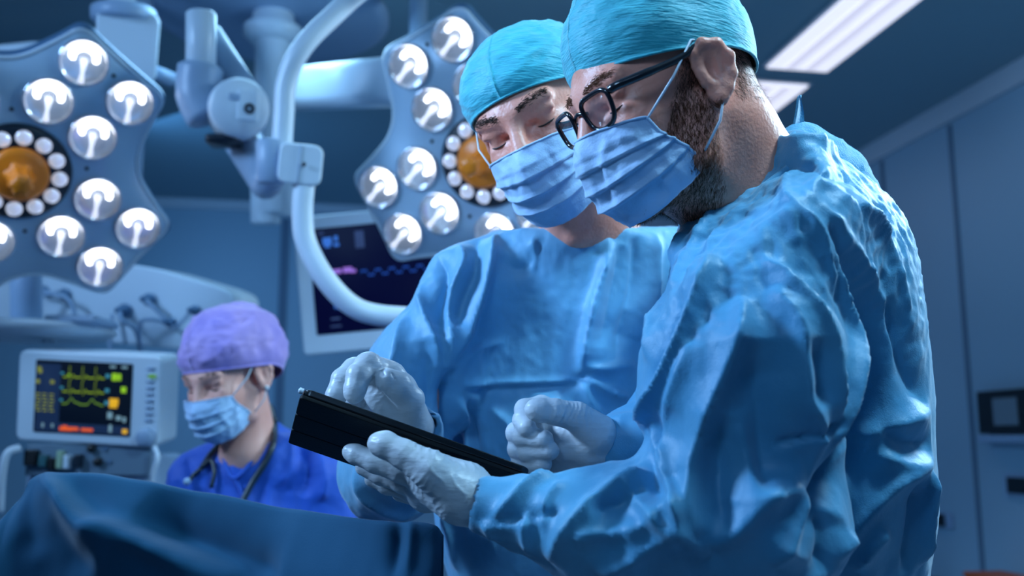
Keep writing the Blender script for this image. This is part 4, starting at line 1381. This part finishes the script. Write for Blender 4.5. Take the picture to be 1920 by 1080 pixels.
# ---------------- tablet (held between them)
TA, TC = P(565, 742, .955), P(992, 894, .985)
tx = unit(TC - TA); tlen = np.linalg.norm(TC - TA)
far = P(533, 816, 1.085); ty = far - TA; ty = unit(ty - tx * ty.dot(tx)); tw = .168
tz = np.cross(tx, ty)
if tz[2] < 0: tz = -tz
c = (TA + TC) / 2 + ty * tw / 2
R = np.array([tx, ty, tz])
if np.linalg.det(R) < 0: R = np.array([-tx, ty, tz])
t = thing('tablet_computer', c, 'black tablet computer in a folding cover held between the two doctors', 'tablet')
m = MB(); m.prism(c + tz * .002, R, rrect(tlen, tw, .010, 6), 0, .0075); m.mk('tablet_body', mat('tablet_edge', (.02, .025, .03), .25, .6), t, bevel=.0015)
m = MB(); m.prism(c + tz * .0096, R, rrect(tlen - .012, tw - .012, .006, 4), 0, .0006); m.mk('touch_screen', mat('tablet_glass', (.01, .02, .03), .05, emit=(.25, .5, .8), estr=.25), t)
# folding cover in three panels on the back
pw = tw / 3
for k in range(3):
    m = MB(); m.prism(c + ty * ((k - 1) * pw), R, rrect(tlen + .002, pw - .0016, .004, 4), -.0025, .002); m.mk('cover_panel', mat('cover_black', (.004, .007, .009), .65, spec=.25, bump=(400, .1, (1, 1, 1), 2)), t, bevel=.0012)
m = MB(); m.lathe(TA + ty * .004 + tz * .006, frame(-tx), [(.003, 0), (.003, .004), (.001, .005)], 12); m.mk('corner_button', M_PLAST, t)

# ---------------- second doctor, facing the viewer
PB = thing('person', P(1070, 900, 1.42) * (1, 1, 0), 'surgeon in turquoise cap facing the viewer, head bowed, tapping the tablet with a gloved finger', 'person')
HB = Head(P(1022, 224, 1.29), (-.34, -.80, -.46), (-.32, 0, 1.0), 1.06)
sB = HB.sdf(crown=.82)
nkB = P(1112, 440, 1.39)
sB.cone(HB.w(-.02, 0, -.04), nkB, .060, .069, .03)
sB.cone(HB.w(.01, 0, -.08), P(1085, 440, 1.36), .035, .045, .03)
for x0, x1 in ((1062, 1075), (1095, 1092)):
    sB.cone(P(x0 + 20, 385, 1.315), P(x1, 445, 1.315), .008, .009, .012)
sB.ell(P(1080, 640, 1.44), (.11, .075, .17), I3, .04)
for (a, b, r1, r2) in ((P(890, 560, 1.385), P(745, 870, 1.30), .026, .024), (P(735, 880, 1.29), P(775, 800, 1.15), .028, .024), (P(1280, 550, 1.44), P(1330, 850, 1.40), .030, .03), (P(890, 560, 1.39), P(1280, 550, 1.44), .030, .030), (P(1080, 640, 1.44), P(1080, 1100, 1.44), .075, .075)):
    sB.cone(a, b, r1, r2, .02)
bodyB, VB, FB = person_body(sB, HB, PB, (P(700, 800, 1.3)[0] - .05, 1.08, 1.20), (P(1400, 500, 1.4)[0], 1.60, HB.o[2] + .16), M_SKIN, 0)
NB = normals(VB, FB)
g = SDF()
g.ell(P(1075, 640, 1.43), (.168, .115, .22), I3)
g.ell(P(1065, 910, 1.43), (.198, .125, .25), I3, .06)
g.cone(P(1070, 1000, 1.45), P(1060, 1600, 1.47), .16, .15, .06)
g.cone(P(1092, 448, 1.40), P(1092, 540, 1.42), .082, .11, .04)
g.cone(P(1060, 470, 1.40), P(880, 545, 1.38), .066, .056, .05)
g.cone(P(1130, 465, 1.42), P(1300, 520, 1.44), .070, .060, .05)
g.cone(P(874, 545, 1.38), P(795, 700, 1.35), .058, .070, .04)
g.cone(P(790, 700, 1.35), P(735, 880, 1.30), .072, .066, .03)
g.cone(P(728, 885, 1.28), P(768, 808, 1.15), .062, .040, .03)
g.cone(P(1300, 520, 1.44), P(1340, 850, 1.40), .062, .065, .04)
axB = unit(np.array((.0, -.30, 1.0)))
axB = unit(np.array((-.02, -.20, 1.0)))
cB = P(1100, 430, 1.40)
g.cut(cB, axB, .004)
g.cone(cB + axB * .03, cB - axB * .03, .0755, .070, .005, sub=True)
wd = unit(P(752, 775, 1.11) - P(735, 880, 1.29))
g.cone(P(764, 795, 1.135), P(757, 810, 1.16), .031, .026, .004, sub=True)
g.cut(P(768, 797, 1.137), wd, .003)
V, F = iso(g, (P(640, 800, 1.28)[0] - .04, 1.05, .80), (P(1420, 500, 1.42)[0], 1.62, 1.76), .0036)
V = smooth_mesh(V, F, 2); N = normals(V, F)
B_F = [
    ([(935, 440), (925, 480), (904, 553), (876, 618), (846, 680)], .013, .016, .6),
    ([(862, 462), (870, 495), (845, 548), (838, 618), (842, 690)], .008, .012, -.4),
    ([(895, 450), (890, 510), (868, 570), (856, 620)], .013, -.016, 0),
    ([(822, 480), (830, 520), (826, 580), (832, 640)], .012, -.014, 0),
    ([(790, 520), (795, 576), (812, 631), (830, 690)], .008, .010, .4),
    ([(845, 690), (852, 760), (850, 830), (838, 900)], .015, -.026, .2),
    ([(760, 590), (740, 680), (725, 780)], .014, .009, .3),
    ([(800, 640), (805, 740), (800, 830)], .022, -.012, 0),
    ([(871, 722), (950, 718), (1020, 716), (1086, 712)], .005, .006, .3),
    ([(871, 731), (950, 727), (1020, 724), (1086, 720)], .005, -.006, .3),
    ([(1143, 446), (1118, 539), (1096, 631), (1086, 705)], .013, .018, -.6),
    ([(1165, 460), (1145, 560), (1125, 650)], .014, -.009, 0),
    ([(1222, 425), (1226, 480), (1222, 560), (1200, 640)], .012, .015, .3),
    ([(1190, 445), (1190, 520), (1172, 600), (1150, 680)], .012, -.010, 0),
    ([(1089, 712), (1112, 761), (1160, 795)], .007, .010, .3),
    ([(1095, 705), (1135, 730), (1180, 745)], .007, .008, .3),
    ([(1092, 690), (1140, 690), (1190, 680)], .007, .007, .3),
    ([(872, 738), (888, 793), (896, 860), (900, 930)], .006, -.007, 0),
    ([(862, 745), (876, 800), (882, 860)], .008, .007, .3),
    ([(1010, 450), (1000, 490), (965, 505), (940, 480)], .009, -.006, 0),
    ([(1000, 445), (1005, 480), (995, 510)], .007, .006, .3),
    ([(860, 680), (900, 650), (950, 640)], .008, .005, .3),
    ([(1060, 740), (1010, 790), (960, 860)], .012, .006, .3),
    ([(920, 760), (960, 800), (980, 860)], .010, .006, .3),
    ([(1000, 730), (1060, 770), (1110, 800)], .009, .006, .3),
    ([(665, 880), (690, 930), (740, 960), (790, 955)], .010, .008, .3),
    ([(700, 880), (730, 920), (780, 935)], .009, -.007, 0),
    ([(790, 930), (750, 900), (720, 870)], .008, .006, .3),
    ([(830, 960), (850, 1000), (860, 1070)], .010, .008, .3),
]
D = apply_folds(V, F, N, B_F)
D += crumple(V * (1, 1, .35), 10, 43) * .005 + crumple(V * (1, 1, .6), 34, 53) * .0026 + crumple(V, 75, 63) * .0010
D *= 1 - .8 * np.exp(-((V - P(764, 800, 1.14)) ** 2).sum(1) / .0012)
V = V + N * D[:, None]; V = smooth_mesh(V, F, 1, .35)
gownB = mk('surgical_gown', V, F, M_GOWNB, PB)
e1 = unit(np.cross(axB, (0, 1, 0))); e2 = np.cross(axB, e1)
ring = [cB + .0765 * (e1 * math.cos(2 * math.pi * i / 40) + e2 * math.sin(2 * math.pi * i / 40)) - axB * .002 for i in range(41)]
MB().tube(ring, .005, 10, cap=False).mk('neck_binding', M_GOWNB, gownB)
ring = [cB + .066 * (e1 * math.cos(2 * math.pi * i / 40) + e2 * math.sin(2 * math.pi * i / 40)) - axB * .006 for i in range(41)]
MB().tube(ring, .009, 10, cap=False).mk('undershirt_collar', M_NAVY, PB)
make_cap(HB, PB, M_CAP, (-.008, 0, .046), (.1075, .0885, .077), lambda p: .018 + .028 * math.cos(p), .15, 31, amp=.0028)
make_mask(HB, PB, (1, -1), 13)
eye_lines(HB, PB)
eyebrow(HB, 1, PB, VB, NB, M_HAIRD, 5); eyebrow(HB, -1, PB, VB, NB, M_HAIRD, 6)
rb = [
    [(776, 806, 1.150, .026), (752, 775, 1.125, .029), (728, 735, 1.105, .028)],          # wrist, palm
    [(740, 740, 1.11, .028), (700, 705, 1.105, .020), (735, 705, 1.10, .016)],
    [(700, 700, 1.115, .0165), (672, 690, 1.085, .0145), (655, 712, 1.070, .0128), (645, 738, 1.062, .0105), (640, 748, 1.058, .009)] if False else
    [(715, 700, 1.100, .0165), (690, 686, 1.075, .0150), (672, 704, 1.058, .0132), (665, 730, 1.050, .0118), (664, 738, 1.048, .011)],    # index
    [(700, 715, 1.130, .0165), (665, 694, 1.125, .0145), (643, 712, 1.110, .0132), (630, 742, 1.100, .0118), (622, 758, 1.097, .010)],    # middle
    [(715, 735, 1.140, .0160), (682, 720, 1.150, .0130), (662, 745, 1.140, .0120), (655, 765, 1.132, .011)],       # ring
    [(735, 750, 1.145, .0150), (705, 740, 1.160, .0120), (690, 765, 1.150, .0105)],                              # little
    [(765, 775, 1.120, .0200), (775, 745, 1.095, .0155), (758, 722, 1.075, .0150), (735, 722, 1.062, .0130), (728, 736, 1.058, .011)] if False else
    [(770, 785, 1.120, .0190), (768, 750, 1.090, .0165), (745, 722, 1.072, .0150), (726, 712, 1.064, .0130)],     # thumb
]
glove('glove', PB, rb, .008, .0014, [([(715 + x, 690 + y), (722 + x, 705 + y)], .0018, -.0013, .2) for x, y in ((0, 0), (20, 8))] + [], seed=19, crease=[(P(720, 705, 1.08), P(760, 735, 1.08) - P(690, 690, 1.08), .007, .0011, .035)])
legs(PB, P(1080, 900, 1.43), (0, -1, 0), (1, 0, 0), M_GOWNB)
# ---------------- nurse in the background
PN = thing('person', P(480, 900, 1.98) * (1, 1, 0), 'nurse in royal blue scrubs and purple cap standing behind the draped table, looking down', 'person')
HN = Head(P(436, 705, 1.96), (-.42, -.80, -.36), (-.05, 0, 1.0), .95)
sN = HN.sdf(wide=.95)
sN.cone(HN.w(-.02, 0, -.04), P(478, 850, 2.0), .045, .050, .03)
sN.cone(HN.w(0, 0, -.08), P(465, 850, 1.96), .030, .045, .03)
sN.ell(P(480, 990, 2.01), (.12, .07, .15), I3, .04)
for (a, b, r1, r2) in ((P(372, 905, 1.98), P(345, 1200, 1.93), .042, .036), (P(600, 905, 2.0), P(625, 1200, 1.95), .042, .036), (P(372, 905, 1.98), P(600, 905, 2.0), .04, .04), (P(455, 860, 1.97), P(455, 960, 1.98), .045, .05)):
    sN.cone(a, b, r1, r2, .03)
bodyN, VN, FN = person_body(sN, HN, PN, (P(290, 900, 1.95)[0], 1.72, .98), (P(690, 900, 2)[0], 2.2, HN.o[2] + .15), M_SKINF, 0, .0024)
NN_ = normals(VN, FN)
g = SDF()
g.ell(P(478, 985, 2.0), (.158, .108, .20), I3)
g.cone(P(480, 872, 2.0), P(372, 900, 1.98), .062, .050, .05)
g.cone(P(490, 866, 2.01), P(602, 890, 2.0), .066, .056, .05)
g.cone(P(372, 905, 1.98), P(345, 1200, 1.93), .052, .058, .03)
g.cone(P(604, 895, 2.0), P(632, 1200, 1.95), .058, .066, .03)
g.cone(P(480, 1050, 2.0), P(480, 1750, 2.0), .15, .17, .05)
# V neck opening
v0 = P(440, 900, 1.88)
g.cone(P(466, 800, 1.95), P(450, 855, 1.885), .052, .034, .006, sub=True)
g.cone(P(450, 855, 1.885), P(440, 900, 1.87), .034, .004, .006, sub=True)
V, F = iso(g, (P(280, 900, 1.95)[0], 1.70, .70), (P(710, 900, 2)[0], 2.22, 1.42), .005)
V = smooth_mesh(V, F, 2); N = normals(V, F)
D = crumple(V * (1, 1, .5), 9, 73) * .014 + crumple(V, 22, 83) * .004
D += apply_folds(V, F, N, [([(560, 830), (575, 870), (570, 930)], .014, -.016, 0), ([(545, 810), (548, 870), (520, 920)], .010, .008, .3), ([(600, 850), (610, 900), (605, 940)], .012, .010, .3), ([(350, 860), (360, 900)], .010, -.007, 0)])
V = V + N * D[:, None]
scr = mk('scrub_top', V, F, M_SCRUB, PN)
bv = BVHTree.FromPolygons([tuple(v) for v in V], F.tolist())


def on_surf(bvh, u, v, off=.004, dflt=1.9):
    h = bvh.ray_cast(Vector(CAMPOS), Vector(RAY(u, v)))
    return (np.array(h[0]) if h[0] is not None else P(u, v, dflt)) - RAY(u, v) * off


MB().tube(catmull([on_surf(bv, 414, 822), on_surf(bv, 420, 860), on_surf(bv, 438, 897), on_surf(bv, 470, 868), on_surf(bv, 508, 815)], 6), .0045, 8).mk('neckline_trim', M_SCRUB, scr)
MB().tube(catmull([on_surf(bv, 438, 897), on_surf(bv, 448, 912), on_surf(bv, 458, 935)], 5), .004, 8).mk('front_overlap', M_SCRUB, scr)


def ncap_b(L): return .012 * np.exp(-(((L - np.array((-.09, 0, .03))) / np.array((.05, .06, .05))) ** 2).sum(1)) + crumple(L * (1, 1, .8), 14, 91) * .012


make_cap(HN, PN, M_PURPLE, (-.018, 0, .052), (.120, .100, .098), lambda p: .013 + .027 * math.cos(p) - (.028 * abs(math.cos(p)) ** 1.3 if math.cos(p) < 0 else 0), .14, 51, 'bouffant_cap', .004, ncap_b)
make_mask(HN, PN, (1, -1), 23)
eye_lines(HN, PN)
eyebrow(HN, 1, PN, VN, NN_, M_HAIRD, 7, 110); eyebrow(HN, -1, PN, VN, NN_, M_HAIRD, 8, 110)
Ln = HN.loc(VN)
pr = ((np.abs(Ln[:, 1]) > .055) & (Ln[:, 0] > -.09) & (Ln[:, 0] < -.035) & (Ln[:, 2] < .01) & (Ln[:, 2] > -.05)).astype(float) + ((Ln[:, 0] < -.05) & (Ln[:, 2] < -.0) & (Ln[:, 2] > -.05))
strands('hair', VN, NN_, pr, unit(-HN.R[2]), .016, .0005, mat('brown_hair', (.10, .045, .03), .5), PN, 1500, 9, .3, .2)
m = MB(); m.lathe(HN.w(.004, .090, -.032), frame(HN.R[1]), [(.001, -.005), (.0045, -.002), (.0052, 0), (.004, .003), (.001, .005)], 14); m.mk('earring', mat('pearl', (.8, .8, .85), .2), PN)
legs(PN, P(480, 900, 2.0), (-.2, -1, 0), (1, 0, 0), M_SCRUB)
# stethoscope hanging round her neck
st = thing('stethoscope', P(450, 860, 1.9), 'dark stethoscope hanging round the nurse\'s neck over the blue scrubs', 'stethoscope')
MB().tube(catmull([on_surf(bv, 515, 790, .008, 2.0), on_surf(bv, 513, 830, .008), on_surf(bv, 497, 868, .008), on_surf(bv, 475, 902, .008), on_surf(bv, 455, 940, .008), on_surf(bv, 445, 970, .008)], 6), .0065, 10).mk('tubing', M_STETH, st)
MB().tube(catmull([P(515, 790, 2.0), P(505, 760, 2.06), P(470, 750, 2.08), P(425, 800, 2.02), on_surf(bv, 412, 830, .008), on_surf(bv, 392, 855, .01), on_surf(bv, 378, 878, .010)], 6), .0055, 10).mk('neck_tubing', M_STETH, st)
MB().tube(catmull([on_surf(bv, 378, 878, .012), on_surf(bv, 362, 892, .012), on_surf(bv, 352, 905, .012)], 5), .0045, 10).mk('ear_tube', M_STETH, st)
MB().tube(catmull([on_surf(bv, 380, 874, .012), on_surf(bv, 396, 864, .014), on_surf(bv, 402, 885, .012), on_surf(bv, 396, 915, .012)], 5), .0045, 10).mk('ear_tube', M_STETH, st)
m = MB(); m.lathe(on_surf(bv, 351, 903, .016), frame((0, -1.0, 0)), [(.005, -.005), (.008, 0), (.006, .006), (.001, .008)], 14); m.mk('ear_tip', M_PLAST2, st)

# ---------------- sterile drape hung over the frame in front of the table
rid = [(-150, 1075, 1.30), (-60, 1035, 1.30), (0, 965, 1.30), (40, 915, 1.32), (75, 876, 1.33), (160, 872, 1.34), (260, 884, 1.34), (400, 908, 1.33), (520, 932, 1.29), (650, 951, 1.22), (740, 962, 1.19), (810, 964, 1.18), (832, 985, 1.18)]
top = catmull([P(*q) for q in rid], 22)
N_ = len(top)
rows = []
for i, p in enumerate(top):
    u = i / (N_ - 1)
    row = []
    ext = float(np.clip((620 - to_px(p[None])[0][0]) / 200, .06, 1))
    # far side lying back over the table, then falling
    for k in range(10):
        s_ = (9 - k) / 9
        row.append(p + np.array((0, .50 * s_ * ext, -.32 * s_ - .004)))
    # near side, hanging towards the viewer
    for k in range(1, 110):
        s_ = k / 109
        z = -.62 * s_
        y = -.10 * s_ - .02 * math.sin(min(1, s_ * 6) * math.pi / 2) * 1.0
        sag = .018 * math.sin(u * 21) * s_ + .012 * math.sin(u * 47 + 1) * s_ * (u > .8)
        row.append(p + np.array((-.03 * s_, y + sag, z)))
    rows.append(row)
G = np.array(rows)
nr, nc = G.shape[:2]
Vd = G.reshape(-1, 3)
ii = np.arange(nr * nc).reshape(nr, nc)
Fd = np.stack([ii[:-1, :-1], ii[:-1, 1:], ii[1:, 1:], ii[1:, :-1]], -1).reshape(-1, 4)
Nd = normals(Vd, Fd)
if Nd[ii[nr // 2, nc // 2]] @ CF > 0:
    Fd = Fd[:, ::-1].copy(); Nd = -Nd
D = apply_folds(Vd, Fd, Nd, [
    ([(80, 892), (130, 945), (175, 985), (215, 995), (300, 1025), (440, 1082)], .020, .060, .7),
    ([(70, 900), (60, 960), (75, 1040)], .022, -.010, 0),
    ([(100, 930), (130, 1000), (180, 1075)], .02, -.014, 0),
    ([(185, 990), (200, 1040), (215, 1075)], .012, .008, .3),
    ([(215, 995), (260, 1040), (330, 1080)], .012, -.010, 0),
    ([(260, 960), (400, 1030), (520, 1080)], .045, -.030, 0),
    ([(750, 985), (745, 1030), (735, 1080)], .010, -.012, 0),
    ([(775, 975), (770, 1030), (765, 1080)], .008, .008, .3),
    ([(700, 970), (760, 985), (815, 1000)], .006, .004, .3)])

D += crumple(Vd, 6, 61) * .010 + crumple(Vd * (1, 1, .6), 17, 62) * .002
Vd = Vd + Nd * D[:, None]
Gd = Vd.reshape(nr, nc, 3)
for _ in range(3):
    A_ = Gd.copy(); A_[1:-1] = (Gd[:-2] + Gd[2:] + 2 * Gd[1:-1]) / 4; B_ = A_.copy(); B_[:, 1:-1] = (A_[:, :-2] + A_[:, 2:] + 2 * A_[:, 1:-1]) / 4; Gd = B_
V2, F2 = solid_grid(Gd, .0016, P(400, 1200, 2.0))
dr = mk('surgical_drape', V2, F2, M_DRAPE)
meta(dr, 'large dark blue surgical drape over a raised frame across the lower left', 'drape')
tb = thing('operating_table', P(300, 1000, 1.62) * (1, 1, 0), 'operating table hidden under the dark blue drape', 'table')
c_ = P(260, 1000, 1.58)
m = MB(); m.box((c_[0], c_[1], .90), (.7, .28, .10)); m.mk('table_top', M_PLAST2, tb, bevel=.02)
m = MB(); m.box((c_[0], c_[1], .45), (.25, .22, .82)); m.mk('pedestal', M_PLAST2, tb, bevel=.02)
m = MB(); m.box((c_[0], c_[1], .03), (.5, .3, .06)); m.mk('base', M_PLAST2, tb, bevel=.02)
fr = [top[i] - np.array((0, -.012, .030)) for i in range(60, N_ - 16, 12)]
m = MB(); m.tube(fr, .007, 8); m.mk('screen_bar', M_PLAST2, tb)
for q in (fr[2], fr[-2]):
    m = MB(); m.tube([q, q * (1, 1, 0) + np.array((0, .06, .88))], .008, 8); m.mk('screen_post', M_PLAST2, tb)
